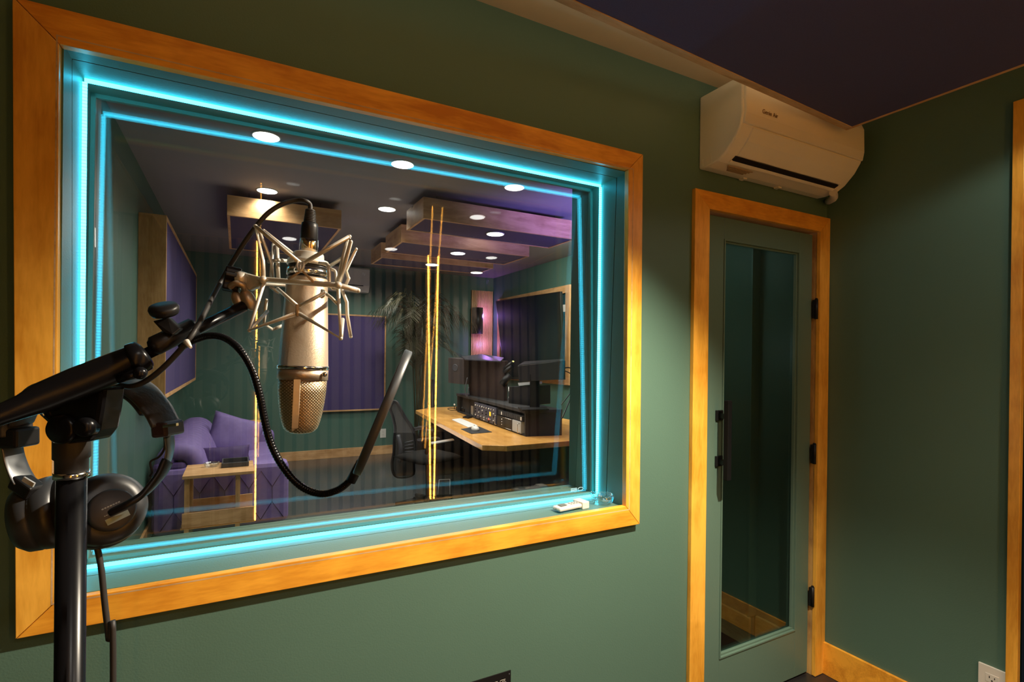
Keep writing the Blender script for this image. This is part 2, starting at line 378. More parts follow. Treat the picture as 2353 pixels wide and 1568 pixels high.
# glazing: front pane tilted as its reflections show, glazing beads, rear pane
def gy(x,z): return .2197+.02664*(z-1.5)-.01389*x
def gy2(x,z): return .290-.0591*(z-1.5)-.018*x
def pane(f,tk,m,name,top=None):
    i0,i1,j0,j1 = ox0+.007, ox1-.007, oz0+.007, top or oz1-.007
    c = [(i0,j0),(i1,j0),(i1,j1),(i0,j1)]
    return G().slab([(x,f(x,z),z) for x,z in c],(0,tk,0)).build(name,m,w1)
pane(gy,.006,GLASS,'glass_pane'); pane(gy2,.010,GLASS2,'glass_pane',OZF-.008)
def beads(f,d0,d1,wd,m):
    i0,i1,j0,j1 = ox0+.006, ox1-.006, oz0+.006, oz1-.006
    def q(x,z,d): return (x, f(x,z)+d, z)
    for (xa,za,xb,zb,dx,dz) in ((i0,j1,i1,j1,0,-wd),(i0,j0,i1,j0,0,wd),(i0,j0,i0,j1,wd,0),(i1,j0,i1,j1,-wd,0)):
        pa = [q(xa,za,d0),q(xb,zb,d0),q(xb+dx,zb+dz,d0),q(xa+dx,za+dz,d0)]
        G().slab(pa,(0,d1-d0,0)).build('glazing_bead',m,w1,.001)
beads(gy,-.013,-.0005,.011,GREEN)
# far-side lining of the opening (taller than the front one)
G().box((ox0,.302,oz0),(ox1,TW+.012,oz0+.006)).build('jamb_lining',GREEN2,w1)
G().box((ox0,.2335,OZF-.006),(ox1,TW+.012,OZF)).build('jamb_lining',GREEN2,w1)
for xx in (ox0,ox1-.006): G().slab([(xx,.302,oz0+.006),(xx,TW+.012,oz0+.006),(xx,TW+.012,OZF-.006),(xx,.2335,OZF-.006),(xx,.2335,oz1+.006)],(.006,0,0)).build('jamb_lining',GREEN2,w1)
em = G(); ec = at(1334,1124,1,.19)
em.tube([ec+Vector((math.cos(a)*.012,0,math.sin(a)*.006)) for a in [k*math.pi/10 for k in range(20)]],.0009,5,closed=True)
for k in range(4): em.box((ec.x-.045,ec.y,ec.z-.006+k*.0035),(ec.x-.016,ec.y+.0006,ec.z-.0048+k*.0035))
em.build('etched_mark',mat('etch',(.6,.75,.75),.6),w1)

# LED tape around the window: one continuous strip
led = thing('light_strip','glowing cyan LED strip running round the inside of the window recess','light strip',((ox0+ox1)/2,.15,oz0+.006))
i0,i1,j0,j1 = ox0+.006, ox1-.006, oz0+.006, oz1-.006
LW = .0025
def seg(a,b,m): G().box(a,b).build('led_segment',m,led)
seg((i0+.004,.150-LW,j1-.009),(i1-.004,.150+LW,j1-.0002),CYAN)
seg((i0+.004,.150-LW,j0+.0002),(i1-.004,.150+LW,j0+.009),CYAN)
seg((i0+.0002,.150-LW,j0+.010),(i0+.009,.150+LW,j1-.010),CYANV)
seg((i1-.009,.150-LW,j0+.010),(i1-.0002,.150+LW,j1-.010),CYANV)

# ------------------------------------------------------------------ door_1 (glazed door beside the window)
d1 = thing('door_1', None, None, (1.99,0,0), kind='structure')
def fd(px,py): return at(px,py,1,-.018)
dO = [fd(1597,428), fd(1907,500), fd(1880,1542), fd(1571,1568)]
dI = [fd(1627,475), fd(1880,530), fd(1856,1540), fd(1600,1568)]
xl, xr_, zt = 1.545, 2.412, 2.100
xi0, xi1, zi = 1.625, 2.340, 2.031
G().slab([(xl,-.018,zt),(xr_,-.018,zt),(xi1,-.018,zi),(xi0,-.018,zi)],(0,.0178,0)).build('casing',CAS_X,d1,.0015)
G().slab([(xl,-.018,zt),(xi0,-.018,zi),(xi0,-.018,0.002),(xl,-.018,.002)],(0,.0178,0)).build('casing',CAS_Z,d1,.0015)
G().slab([(xr_,-.018,zt),(xi1,-.018,zi),(xi1,-.018,.002),(xr_,-.018,.002)],(0,.0178,0)).build('casing',CAS_Z,d1,.0015)
G().box((2.342,0,0),(2.37,.10,zi)).build('door_jamb',wood('worn_jamb',(.75,.45,.15),(.30,.16,.07),2),d1)
G().box((1.618,0,0),(1.632,.10,zi)).build('door_jamb',GREEN_D,d1)
G().box((1.632,0,zi),(2.342,.10,zi+.02)).build('door_jamb',PINE_X,d1)
# slab with stiles, rails, moulding
sx0, sx1, sy0, sy1, sz0, sz1 = 1.637, 2.333, .016, .058, .010, 2.022
gx0, gx1, gz0, gz1 = 1.742, 2.225, .215, 1.885
def V(px,py): return at(px,py,1,sy0)
gx0 = V(1662,700).x; gx1 = V(1836,700).x; gz1 = (V(1664,548).z+V(1838,580).z)/2; gz0 = (V(1646,1524).z+V(1822,1446).z)/2
G().box((sx0,sy0,sz0),(gx0,sy1,sz1)).build('stile',GREEN_D,d1,.0015)
G().box((gx1,sy0,sz0),(sx1,sy1,sz1)).build('stile',GREEN_D,d1,.0015)
G().box((gx0,sy0,gz1),(gx1,sy1,sz1)).build('rail',GREEN_D,d1,.0015)
G().box((gx0,sy0,sz0),(gx1,sy1,gz0)).build('rail',GREEN_D,d1,.0015)
def mould(x0,x1,z0,z1):
    for k,(t,yy) in enumerate(((.007,sy0-.004),(.014,sy0+.006))):
        a0,a1,b0,b1 = x0,x1,z0,z1
        G().box((a0,yy,b1-t),(a1,sy0+.02,b1)).build('moulding',GREEN_D,d1,.001)
        G().box((a0,yy,b0),(a1,sy0+.02,b0+t)).build('moulding',GREEN_D,d1,.001)
        G().box((a0,yy,b0+t),(a0+t,sy0+.02,b1-t)).build('moulding',GREEN_D,d1,.001)
        G().box((a1-t,yy,b0+t),(a1,sy0+.02,b1-t)).build('moulding',GREEN_D,d1,.001)
mould(gx0,gx1,gz0,gz1)
G().box((gx0+.004,.034,gz0+.004),(gx1-.004,.040,gz1-.004)).build('glass_pane',GLASSD,d1)
# pull handle
h = G(); a = V(1671,925); b = V(1671,1103)
hx = V(1651,960).x
hz1 = at(1672,921,1,-.045).z; hz0 = at(1672,1104,1,-.045).z; hxx = at(1672,1000,1,-.045).x
hd = G().box((hxx-.011,-.056,hz0),(hxx+.011,-.034,hz1)).build('door_handle',mat('handle_black',(.006,.006,.006),.6,spec=.12),d1,.002)
for py in (955,1060):
    zz = V(1646,py).z
    G().box((hx-.020,sy0-.008,zz-.021),(hx+.020,sy0,zz+.021)).build('handle_plate',BLACK,hd,.002)
    G().slab([(hx-.008,sy0-.006,zz-.009),(hx+.012,sy0-.006,zz-.009),(hx+.012,sy0-.006,zz+.009),(hx-.008,sy0-.006,zz+.009)],(hxx-hx,-.034-sy0,0)).build('handle_arm',BLACK,hd,.001)
for py in (711,1043,1368):
    zz = at(1875,py,1,0).z
    hg = G().tube([(2.337,-.003,zz-.045),(2.337,-.003,zz+.045)],.0078,12).build('hinge',BLACK,d1)
    G().box((2.325,.0,zz-.042),(2.349,.008,zz+.042)).build('hinge_leaf',BLACK,hg)
    G().tube([(2.337,-.003,zz+.045),(2.337,-.003,zz+.050)],.005,10).build('hinge_pin',BLACK,hg)
G().box((1.630,.0,1.19),(1.637,.014,1.25)).build('strike_plate',BLACK,d1)

# vestibule behind the door; its stepped wall, baseboard and trim imitate a reflection
S('wall_vestibule_right', G().box((2.345,.12,0),(2.46,.30,2.6)).box((2.295,.30,0),(2.46,.62,2.6)), GREEN)
S('wall_vestibule_back', G().box((1.6,.62,0),(2.46,.70,2.6)), GREEN2)
S('wall_vestibule_left', G().box((1.53,.345,0),(1.6,.70,2.6)), GREEN2)
S('ceiling_vestibule', G().box((1.6,.12,2.3),(2.46,.62,2.4)), DARKCEIL)
S('baseboard_reflection', G().box((2.327,.12,0),(2.345,.284,.146)).box((2.279,.284,0),(2.295,.62,.146)), PINE_Y)
S('floor_vestibule', G().box((1.6,.12,-.1),(2.46,.7,0)), CONC)
S('trim_reflection', G().box((2.287,.292,.146),(2.345,.2995,2.25)), GREEN_D)  # strip added to imitate a jamb edge mirrored in the door glass
light('POINT',(1.8,.45,1.5),(.9,.95,.9),.9,.06)

# ------------------------------------------------------------------ control room shell
RX0, RX1, RY1, RZ = -.60, 3.67, 6.15, 2.72
S('floor_control_room', G().box((RX0-.1,TW,-.1),(RX1+.1,RY1+.1,0)), CONC)
S('ceiling_control_room', G().box((RX0-.1,TW,RZ),(RX1+.1,RY1+.1,RZ+.1)), DARKCEIL)
S('wall_control_room_left', G().box((RX0-.1,TW,0),(RX0,RY1+.1,RZ)), GREEN2)
wcb = S('wall_control_room_back', G().box((RX0,RY1,0),(RX1+.1,RY1+.1,RZ)), GREEN2)
S('wall_control_room_right', G().box((RX1,TW,0),(RX1+.1,RY1,RZ)), GREEN2)
S('wall_control_room_front', G().box((1.6,.72,0),(2.46,.74,RZ)).box((2.46,TW,0),(RX1,TW+.05,RZ)), GREEN2)
S('baseboard_back', G().box((RX0,RY1-.018,0),(3.2,RY1,.125)), PINE_X, bevel=.002)
S('baseboard_left', G().box((RX0,TW,0),(RX0+.018,RY1-.02,.125)), PINE_Y, bevel=.002)
# oak slat panel in the far right corner
sp = thing('slat_panel','narrow oak slat wall panel lit magenta in the far right corner','wall panel',(3.47,RY1,0))
G().box((3.275,RY1-.012,0.01),(3.66,RY1-.003,2.5)).build('backing',FELT,sp)
n = 15; ps = None
for i in range(n):
    xx = 3.28+i*(.375/n)
    if ps is None: ps = G().box((xx,RY1-.030,0),(xx+.015,RY1-.012,2.5)).build('slat',SLATL,sp); xf = xx
    else: o = ps.copy(); C.objects.link(o); o.parent = sp; o.location = (xx-xf,0,0)
# sconce
s0 = at(1085,707,1,RY1-.12); s1 = at(1108,768,1,RY1-.12)
sc = thing('wall_sconce','black up-and-down wall sconce throwing magenta light on the oak slats','wall lamp',(s0.x+.07,RY1-.03,s1.z))
G().tube([((s0.x+s1.x)/2,RY1-.13,s1.z),((s0.x+s1.x)/2,RY1-.13,s0.z)],(s1.x-s0.x)/2,20).build('shade',BLACK,sc)
G().box(((s0.x+s1.x)/2-.02,RY1-.09,(s0.z+s1.z)/2-.1),((s0.x+s1.x)/2+.1,RY1-.03,(s0.z+s1.z)/2+.08)).build('wall_plate',BLACK,sc,.003)
# purple acoustic panel on the back wall
a0 = at(738,723,1,RY1-.05); a1 = at(882,939,1,RY1-.05)
pn = thing('acoustic_panel','purple fabric acoustic panel in a thin wood frame on the far wall','acoustic panel',((a0.x+a1.x)/2,RY1,a1.z))
G().box((a0.x,RY1-.05,a1.z),(a1.x,RY1-.002,a0.z)).build('fabric',PURPLE,pn)
for (p,q) in (((a0.x-.02,a0.z),(a1.x+.02,a0.z+.02)),((a0.x-.02,a1.z-.02),(a1.x+.02,a1.z)),((a0.x-.02,a1.z),(a0.x,a0.z)),((a1.x,a1.z),(a1.x+.02,a0.z))):
    G().box((p[0],RY1-.055,p[1]),(q[0],RY1-.002,q[1])).build('frame_board',PINE_X,pn,.001)
# acoustic panel on the left wall, deep wooden box frame
XF = -.44
p0 = at(383,495,0,XF); p1 = at(383,915,0,XF); p2 = at(464,600,0,XF); p3 = at(464,868,0,XF)
ya, yb = p0.y, min(p2.y,5.9); zt_, zb_ = min(p0.z,2.60), p1.z
pl = thing('acoustic_panel','tall purple acoustic panel in a deep pine box frame on the left wall','acoustic panel',(RX0,(ya+yb)/2,zb_))
G().box((RX0+.02,ya+.03,zb_+.03),(XF-.004,yb-.03,zt_-.03)).build('fabric',PURPLE,pl)
G().box((RX0,ya,zb_),(XF,ya+.028,zt_)).build('frame_board',PINE_Z,pl,.001)
G().box((RX0,yb-.028,zb_),(XF,yb,zt_)).build('frame_board',PINE_Z,pl,.001)
G().box((RX0,ya+.029,zb_),(XF,yb-.029,zb_+.028)).build('frame_board',PINE_Y,pl,.001)
G().box((RX0,ya+.029,zt_-.028),(XF,yb-.029,zt_)).build('frame_board',PINE_Y,pl,.001)
# outlet on the back wall
def outlet(name,label,c,X,Z,N,wd,hg,rot=None):
    t = thing(name,label,'outlet',c)
    c = Vector(c); X=Vector(X); Z=Vector(Z); N=Vector(N)
    G().obox(c+N*.004,X,Z,N,wd/2,hg/2,.004).build('cover_plate',WHITE_P,t,.0015)
    for s_ in (-1,1):
        oc = c+Z*(s_*hg*.17)+N*.0085
        f_ = G().obox(oc,X,Z,N,wd*.24,hg*.12,.001).build('socket',WHITE_P,t,.001)
        q = G()
        q.obox(oc+N*.0012+X*wd*-.09+Z*hg*.03,X,Z,N,.0012,.004,.0004); q.obox(oc+N*.0012+X*wd*.09+Z*hg*.03,X,Z,N,.0012,.0032,.0004)
        q.lathe(oc+N*.0009-Z*hg*.055,N,[(0,.0026),(.0006,.0026)],10)
        q.build('socket_slot',BLACK,f_)
    return t
oo = at(880,996,1,RY1)
outlet('wall_outlet','white outlet low on the far wall, between office chair and sofa',(oo.x,RY1,oo.z),(1,0,0),(0,0,1),(0,-1,0),.085,.13)
# outlet on the right wall of the booth
a = at(2250,1520,0,XR); b = at(2316,1550,0,XR); yc = (a.y+b.y)/2; wdt = abs(a.y-b.y)
outlet('wall_outlet','white duplex outlet low on the green wall beside the right doorway',(XR,yc,a.z-.0625),(0,-1,0),(0,0,1),(-1,0,0),wdt,.125)

# ------------------------------------------------------------------ hanging ceiling panel in the booth
def hangpanel(name,label,x0,x1,y0,y1,z0,z1,fab,wm_x,wm_y,lamps=(),shear=0,grp=None,board=.02,ztop=ZC):
    t = thing(name,label,'ceiling panel',((x0+x1)/2,(y0+y1)/2,z0),grp)
    G().box((x0+board,y0+board,z0+.004),(x1-board,y1-board,z1-.01)).build('fabric',fab,t)
    G().box((x0,y0,z0),(x1,y0+board,z1)).build('frame_board',wm_x,t,.001)
    G().box((x0,y1-board,z0),(x1,y1,z1)).build('frame_board',wm_x,t,.001)
    G().box((x0,y0+board,z0),(x0+board,y1-board,z1)).build('frame_board',wm_y,t,.001)
    G().box((x1-board,y0+board,z0),(x1,y1-board,z1)).build('frame_board',wm_y,t,.001)
    for cx_ in (x0+.15,x1-.15):
        for cy_ in (y0+.12,y1-.12):
            G().tube([(cx_,cy_,z1-.02),(cx_,cy_,ztop)],.003,8).build('hanger_rod',CHROME,t)
    return t
c0 = at(1270,0,2,2.36); c1 = at(1945,300,2,2.36)
cl = thing('ceiling_panel','dark navy fabric ceiling panel with a thin wood edge, hung above door','ceiling panel',(1.0,-1.2,2.36))
dirx = (c1-c0).normalized(); far = c1; left = c1 - dirx*2.65
back = Vector((.01,-1,0)).normalized()
cn = [left,far,far+back*1.75,left+back*1.75]
cen = sum(cn,Vector())/4
inn = [cn[0]+dirx*.011+back*.026, cn[1]-dirx*.011+back*.026, cn[2]-dirx*.011-back*.02, cn[3]+dirx*.011-back*.02]
G().slab([p+Vector((0,0,.003)) for p in inn],(0,0,.07)).build('fabric',NAVY,cl)
for i in range(4):
    j=(i+1)%4
    G().slab([cn[i],cn[j],inn[j],inn[i]],(0,0,.085)).build('frame_board',CAS_E if i==0 else PINE_Y,cl,.001)
for p in inn:
    q = p+(cen-p).normalized()*.15
    G().tube([q+Vector((0,0,.06)),Vector((q.x,q.y,ZC))],.003,8).build('hanger_rod',CHROME,cl)
LABS = ['recessed lamp at the right front of the navy ceiling panel, just above the frame','recessed lamp at the middle front of the navy ceiling panel','recessed lamp at the right rear of the navy ceiling panel','recessed lamp at the left rear of the navy ceiling panel','recessed lamp over the middle rear of the navy ceiling panel']
def downlight(x,y,z,label,grp,r=.072):
    t = thing('downlight',label,'ceiling light',(x,y,z),grp)
    G().lathe((x,y,z-.006),(0,0,1),[(0,r),(.002,r+.006),(.006,r+.008)],28).build('trim_ring',WHITE_P,t)
    G().lathe((x,y,z-.0072),(0,0,1),[(0,r-.002),(.001,r)],28).build('lens',LAMP,t)
    return t
for i,(x,y) in enumerate(BOOTH_LAMPS): downlight(x,y,2.363,LABS[i],'booth ceiling lamps',.045)
RL = ['recessed ceiling light nearest the top left of the window','recessed ceiling light at the top centre of the window, left of the purple glow','recessed ceiling light nearest the purple glow at top right','recessed ceiling light just above the left wooden ceiling box','recessed ceiling light just left of the wooden ceiling boxes','far recessed ceiling light seen behind the microphone cable']
for i,p_ in enumerate(ROOM_LAMPS): downlight(*p_,RL[i],'control room ceiling lights')

# wooden boxes hung under the control room ceiling
hangpanel('ceiling_box','nearest of the three wooden acoustic boxes hung on the right, tinted purple',1.249,2.66,2.385,2.83,2.50,2.665,NAVY2,PINE_X,PINE_Y,ztop=RZ,grp='wooden acoustic boxes under the ceiling')
hangpanel('ceiling_box','middle of the three wooden acoustic boxes hung on the right',1.333,2.70,3.285,3.86,2.50,2.665,NAVY2,PINE_X,PINE_Y,ztop=RZ,grp='wooden acoustic boxes under the ceiling')
hangpanel('ceiling_box','farthest of the three wooden acoustic boxes hung on the right',1.357,2.70,4.15,4.62,2.50,2.665,NAVY2,PINE_X,PINE_Y,ztop=RZ,grp='wooden acoustic boxes under the ceiling')
hangpanel('ceiling_box','single wooden acoustic box hung on the left, behind the microphone cable',-.078,.76,3.06,4.5,2.50,2.655,NAVY2,PINE_X,PINE_Y,ztop=RZ,grp='wooden acoustic boxes under the ceiling')
CL = ['round light at the lower edge of the nearest wooden ceiling box','round light just below the nearest wooden ceiling box, above the middle box','round light between the middle and farthest wooden ceiling boxes','round light beside the farthest wooden ceiling box, left of the others','round light in front of the magenta-lit slat panel']
for i,(px,py,z) in enumerate(CLOUD_LAMPS):
    q = at(px,py,2,z)
    onbox = (1.25<q.x<2.66 and 2.38<q.y<2.83) or (1.33<q.x<2.7 and 3.28<q.y<3.86) or (1.36<q.x<2.7 and 4.15<q.y<4.62)
    if not onbox: q = at(px,py,2,2.72)
    downlight(q.x,q.y,q.z+.0 if not onbox else 2.5,CL[i],'control room ceiling lights')

# ------------------------------------------------------------------ booth air conditioner
ac = thing('air_conditioner','cream wall-mounted split air conditioner above the green glazed door','air conditioner',(1.95,0,2.18))
ax0, ax1 = 1.580, 2.335
prof = [(0,2.462),(-.150,2.462),(-.187,2.452),(-.196,2.42),(-.198,2.325),(-.190,2.285),(-.165,2.245),(-.125,2.205),(-.09,2.186),(-.04,2.180),(0,2.182)]
G().slab([(ax0,y,z) for y,z in prof],(ax1-ax0,0,0)).build('body',ACW,ac,.006)
G().slab([(ax0+.006,y,z) for y,z in [(-.19,2.455),(-.2045,2.42),(-.2065,2.325),(-.200,2.290),(-.19,2.29)]],(ax1-ax0-.012,0,0)).build('front_panel',ACW,ac,.003)
G().slab([(ax0+.06,y,z) for y,z in [(-.1975,2.283),(-.172,2.243),(-.130,2.203),(-.122,2.210),(-.165,2.25),(-.19,2.285)]],(ax1-ax0-.10,0,0)).build('air_flap',ACW,ac,.001)
G().slab([(ax0+.055,y,z) for y,z in [(-.1285,2.1985),(-.111,2.190),(-.105,2.200),(-.12,2.21)]],(ax1-ax0-.11,0,0)).build('air_slot',BLACK,ac)
G().slab([(ax0+.05,y,z) for y,z in [(-.1115,2.1905),(-.100,2.183),(-.098,2.19),(-.108,2.195)]],(ax1-ax0-.10,0,0)).build('slot_lip',ACW,ac,.001)
text('Genie Air','brand_lettering',(ax0+.135,-.2075,2.345),(1,0,0),(0,0,1),.022,mat('brown_print',(.18,.09,.03),.6),ac)
for k in range(4):
    G().box((ax0+.06+.012*k,-.088+.011*k,2.1785),(ax0+.2-.004*k,-.083+.011*k,2.1815)).build('rating_print',mat('grey_print',(.40,.30,.18),.7),ac)
for k in range(3):
    G().box((ax0-.0008,-.02-.018*k-.001,2.19),(ax0+.001,-.02-.018*k+.001,2.215+.006*k)).build('moulded_rib',ACW,ac)
G().tube(curve([(2.29,-.10,2.178),(2.33,-.08,2.168),(2.37,-.04,2.172),(2.40,-.015,2.18)],6),.016,12).build('drain_hose',WHITE_P,ac)
for xx in (1.80,2.02): G().box((xx,-.03,2.176),(xx+.02,-.008,2.184)).build('wall_clip',ACW,ac)

# ------------------------------------------------------------------ far air conditioner
q0 = at(850,617,1,RY1-.19); q1 = at(845,672,1,RY1-.19); q2 = at(700,617,1,RY1-.19)
ac2 = thing('air_conditioner','pale split air conditioner high on the far wall, behind the shock mount','air conditioner',(q0.x-.4,RY1,q1.z))
G().slab([(q2.x,RY1+y,z) for y,z in [(0,q0.z),(-.16,q0.z),(-.19,q0.z-.02),(-.19,q1.z+.09),(-.13,q1.z),(0,q1.z)]],(q0.x-q2.x,0,0)).build('body',WHITE_P,ac2,.006)
G().slab([(q2.x+.06,RY1+y,z) for y,z in [(-.192,q1.z+.078),(-.15,q1.z+.018),(-.14,q1.z+.02),(-.18,q1.z+.085)]],(q0.x-q2.x-.15,0,0)).build('air_flap',WHITE_P,ac2)
G().slab([(q2.x+.03,RY1+y,z) for y,z in [(-.1915,q1.z+.092),(-.192,q1.z+.082),(-.18,q1.z+.082)]],(q0.x-q2.x-.12,0,0)).build('air_slot',BLACK,ac2)
text('N','logo_mark',(q0.x-.085,RY1-.192,q0.z-.09),(1,0,-.25),(.2,0,1),.06,mat('white_print',(.9,.9,.9),.5),ac2)

# ------------------------------------------------------------------ framed window and television on the right wall
w2 = thing('window_2', None, None, (RX1,4.6,1.1), kind='structure')
t1 = at(1147,683,0,RX1); t2 = at(1315,655,0,RX1); t3 = at(1307,887,0,RX1)
fy0,fy1,fz0,fz1 = 3.91, 5.93, 1.10, 2.355
cwid = .095
G().box((RX1-.03,fy0,fz1-cwid),(RX1-.001,fy1,fz1)).build('casing',PINE_Y,w2,.002)
G().box((RX1-.03,fy0,fz0),(RX1-.001,fy1,fz0+cwid)).build('casing',PINE_Y,w2,.002)
G().box((RX1-.03,fy0,fz0+cwid),(RX1-.001,fy0+cwid,fz1-cwid)).build('casing',PINE_Z,w2,.002)
G().box((RX1-.03,fy1-cwid,fz0+cwid),(RX1-.001,fy1,fz1-cwid)).build('casing',PINE_Z,w2,.002)
G().box((RX1-.010,fy0+cwid,fz0+cwid),(RX1-.002,fy1-cwid,fz1-cwid)).build('glass_pane',mat('dark_glass',(.02,.05,.06),.1),w2)
G().box((RX1-.016,fy0+cwid,fz1-.33),(RX1-.010,fy0+.25,fz1-.24)).build('paper_label',WHITE_P,w2)
# television hung in front of it (slightly turned towards the window)
tv = thing('television','large black flat-screen television in front of the wood-framed opening','television',(3.54,4.9,1.15))
A_ = at(1139,692,0,3.58); B_ = at(1287,670,0,3.50); Cc = at(1294,873,0,3.50); Dd = at(1158,872,0,3.58)
nrm = (B_-A_).cross(Dd-A_).normalized()
if nrm.dot(CAM-A_) < 0: nrm = -nrm
G().slab([A_,B_,Cc,Dd],-nrm*.035).build('housing',BLACK,tv,.003)
def lerp(a,b,t): return a+(b-a)*t
def quadpt(u,v): return lerp(lerp(A_,B_,u),lerp(Dd,Cc,u),v)
G().slab([quadpt(u,v)+nrm*.0015 for u,v in ((.012,.015),(.988,.015),(.988,.975),(.012,.975))],-nrm*.001).build('screen',mat('tv_screen',(.008,.014,.015),.6,spec=.06),tv)
mm = quadpt(.5,.5)
G().tube([mm-nrm*.03, Vector((RX1-.02,mm.y-.05,mm.z))],.03,10).build('wall_arm',BLACK,tv)

# ------------------------------------------------------------------ sofa
so = thing('sofa','purple velvet channel-tufted sofa along the left wall of the far room','sofa',(-.1,4.2,0))
y0,y1 = 3.22,5.30
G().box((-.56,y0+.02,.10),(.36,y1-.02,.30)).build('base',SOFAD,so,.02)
# channel back leaning against the wall
nch = 12; wch = (y1-y0-.34)/nch
gb = G()
for i in range(nch+2):
    yy = y0+.05+(i+.5)*((y1-y0-.1)/(nch+2)); r_ = (y1-y0-.1)/(nch+2)/2
    pts = [(-.20,yy,.36),(-.25,yy,.52),(-.31,yy,.645),(-.39,yy,.675),(-.47,yy,.64),(-.50,yy,.45)]
    gb.tube(curve(pts,4),r_*1.0,10)
gb.build('backrest',SOFA,so)
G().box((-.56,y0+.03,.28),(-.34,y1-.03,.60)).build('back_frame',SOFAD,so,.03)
for k in range(2):
    a_ = y0+.19+k*((y1-y0-.38)/2); b_ = a_+(y1-y0-.38)/2-.006
    G().box((-.22,a_,.29),(.36,b_,.45)).build('seat_cushion',SOFA,so,.035)
for k,(a_,b_) in enumerate(((y0,y0+.18),(y1-.18,y1))):
    ar = G().box((-.55,a_,.06),(.39,b_,.56)).build('armrest',SOFA,so,.04)
    if k == 0:
        gp = G(); zz0,zz1 = .10,.50
        for i in range(5):
            xa = -.50+i*.17
            gp.tube([(xa,a_-.001,zz1),(xa+.085,a_-.001,.36),(xa+.085,a_-.001,.24),(xa,a_-.001,zz0)],.003,6)
            gp.tube([(xa+.17,a_-.001,zz1),(xa+.085,a_-.001,.36)],.003,6); gp.tube([(xa+.085,a_-.001,.24),(xa+.17,a_-.001,zz0)],.003,6)
        gp.build('quilted_seam',SOFAD,ar)
for xx in (-.5,.32):
    for yy in (y0+.06,y1-.06): G().tube([(xx,yy,0),(xx,yy,.10)],[.015,.02],10).build('leg',BLACK,so)
def cush(name,label,pc,t,hx,hy,hz,X,Y,m,seed):
    c = D(*pc,t); X = Vector(X).normalized(); Y = Vector(Y); Y = (Y-X*Y.dot(X)).normalized(); Z = X.cross(Y)
    return G().pillow(c,X,Y,Z,hx,hy,hz,seed=seed).build(name,m,None,label=label,cat='cushion',group='throw cushions on the sofa')
cush('throw_cushion','large purple square cushion propped at the far end of the sofa',(540,1003),5.35,.25,.21,.08,(.92,.1,-.32),(.2,.35,1),SOFA,1)
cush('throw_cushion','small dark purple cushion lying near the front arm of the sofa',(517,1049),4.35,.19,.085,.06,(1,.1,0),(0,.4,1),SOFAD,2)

# side tables
def side_table(label,x0,x1,ya,yb,h,grp):
    t = thing('side_table',label,'table',((x0+x1)/2,(ya+yb)/2,0),grp)
    G().box((x0,ya,h-.022),(x1,yb,h)).build('tabletop',PINE_X,t,.002)
    for xx in (x0+.012,x1-.12):
        for yy in (ya+.015,yb-.045): G().box((xx,yy,0),(xx+.030,yy+.030,h-.022)).build('leg',PINE_Z,t,.001)
    for yy in (ya+.006,yb-.02): G().box((x0,yy,h-.36),(x1,yy+.014,h-.26)).build('rail',PINE_X,t,.001)
    G().box((x0-.01,ya+.02,h-.375),(x1+.01,yb-.02,h-.36)).build('shelf',PINE_X,t,.001)
    return t
side_table('light wood side table in front of the near sofa arm, holding tray and ashtray',-.325,.118,2.735,3.15,.60,'wooden side tables by the sofa')
f0 = at(492,975,2,.62); f1 = at(592,972,2,.62)
side_table('light wood side table at the far end of the sofa',f0.x,f1.x+.05,5.42,5.80,.62,'wooden side tables by the sofa')
def ashtray(label,c,r,h,m,grp=None):
    c = Vector(c); t = thing('ashtray',label,'ashtray',c,grp)
    G().lathe(c,(0,0,1),[(0,r*.82),(.004,r*.86),(h*.5,r*.95),(h,r),(h,r*.88),(h*.5,r*.82),(.007,r*.72),(.0065,0.0001)],40).build('bowl',m,t)
    gg = G()
    for k in range(4):
        a = k*math.pi/2+.4; gg.lathe(c+Vector((math.cos(a),math.sin(a),0))*r*.94+Vector((0,0,h*.93)),(math.cos(a),math.sin(a),0),[(-.006,.005),(.007,.005)],10)
    gg.build('cigarette_rest',m,t); return t
q = at(486,1073,2,.60); ashtray('clear glass ashtray on the near side table, left of the tray',(q.x,q.y,.601),.052,.03,ASHG)
q = at(548,972,2,.62); ashtray('dark round dish on the side table beyond the sofa',(q.x,5.6,.621),.07,.03,GREYP)
q = at(541,1068,2,.60)
tr = thing('tray','dark rectangular smoked tray on the near side table','tray',(q.x,q.y,.601))
gt = G(); cx_,cy_ = q.x,q.y; 
gt.box((cx_-.085,cy_-.10,.601),(cx_+.085,cy_+.10,.607)); gt.build('tray_base',BLACK,tr,.003)
for a_,b_ in (((-.09,-.105),(.09,-.097)),((-.09,.097),(.09,.105)),((-.09,-.097),(-.082,.097)),((.082,-.097),(.09,.097))):
    G().box((cx_+a_[0],cy_+a_[1],.602),(cx_+b_[0],cy_+b_[1],.635)).build('tray_wall',GREYP,tr,.002)

# ------------------------------------------------------------------ desk and gear
DZ = .76
def dk(px,py,z=DZ): q = at(px,py,2,z); return Vector((q.x,q.y,z))
dp = [dk(955,943),dk(1108,1023),dk(1165,1025),dk(1326,1012)]
dp.append(Vector((3.25,dp[3].y,DZ))); dp += [Vector((3.25,5.15,DZ)), Vector((2.30,5.15,DZ))]
desk = thing('desk','long oak studio desk with clipped corners and a dark base','desk',(2.5,3.6,0))
G().slab(dp,(0,0,-.045)).build('desktop',DESKW,desk,.004)
for (xa,ya_,xb,yb_) in ((2.02,2.35,3.1,2.42),(2.15,4.5,3.1,4.57)):
    G().box((xa,ya_,0),(xb,yb_,DZ-.046)).build('pedestal_panel',BLACKR,desk,.003)
G().box((2.50,2.42,.0),(2.53,4.5,DZ-.046)).build('modesty_panel',BLACKR,desk)
G().box((2.05,2.42,.05),(2.50,2.95,.70)).build('drawer_unit',BLACKR,desk,.004)
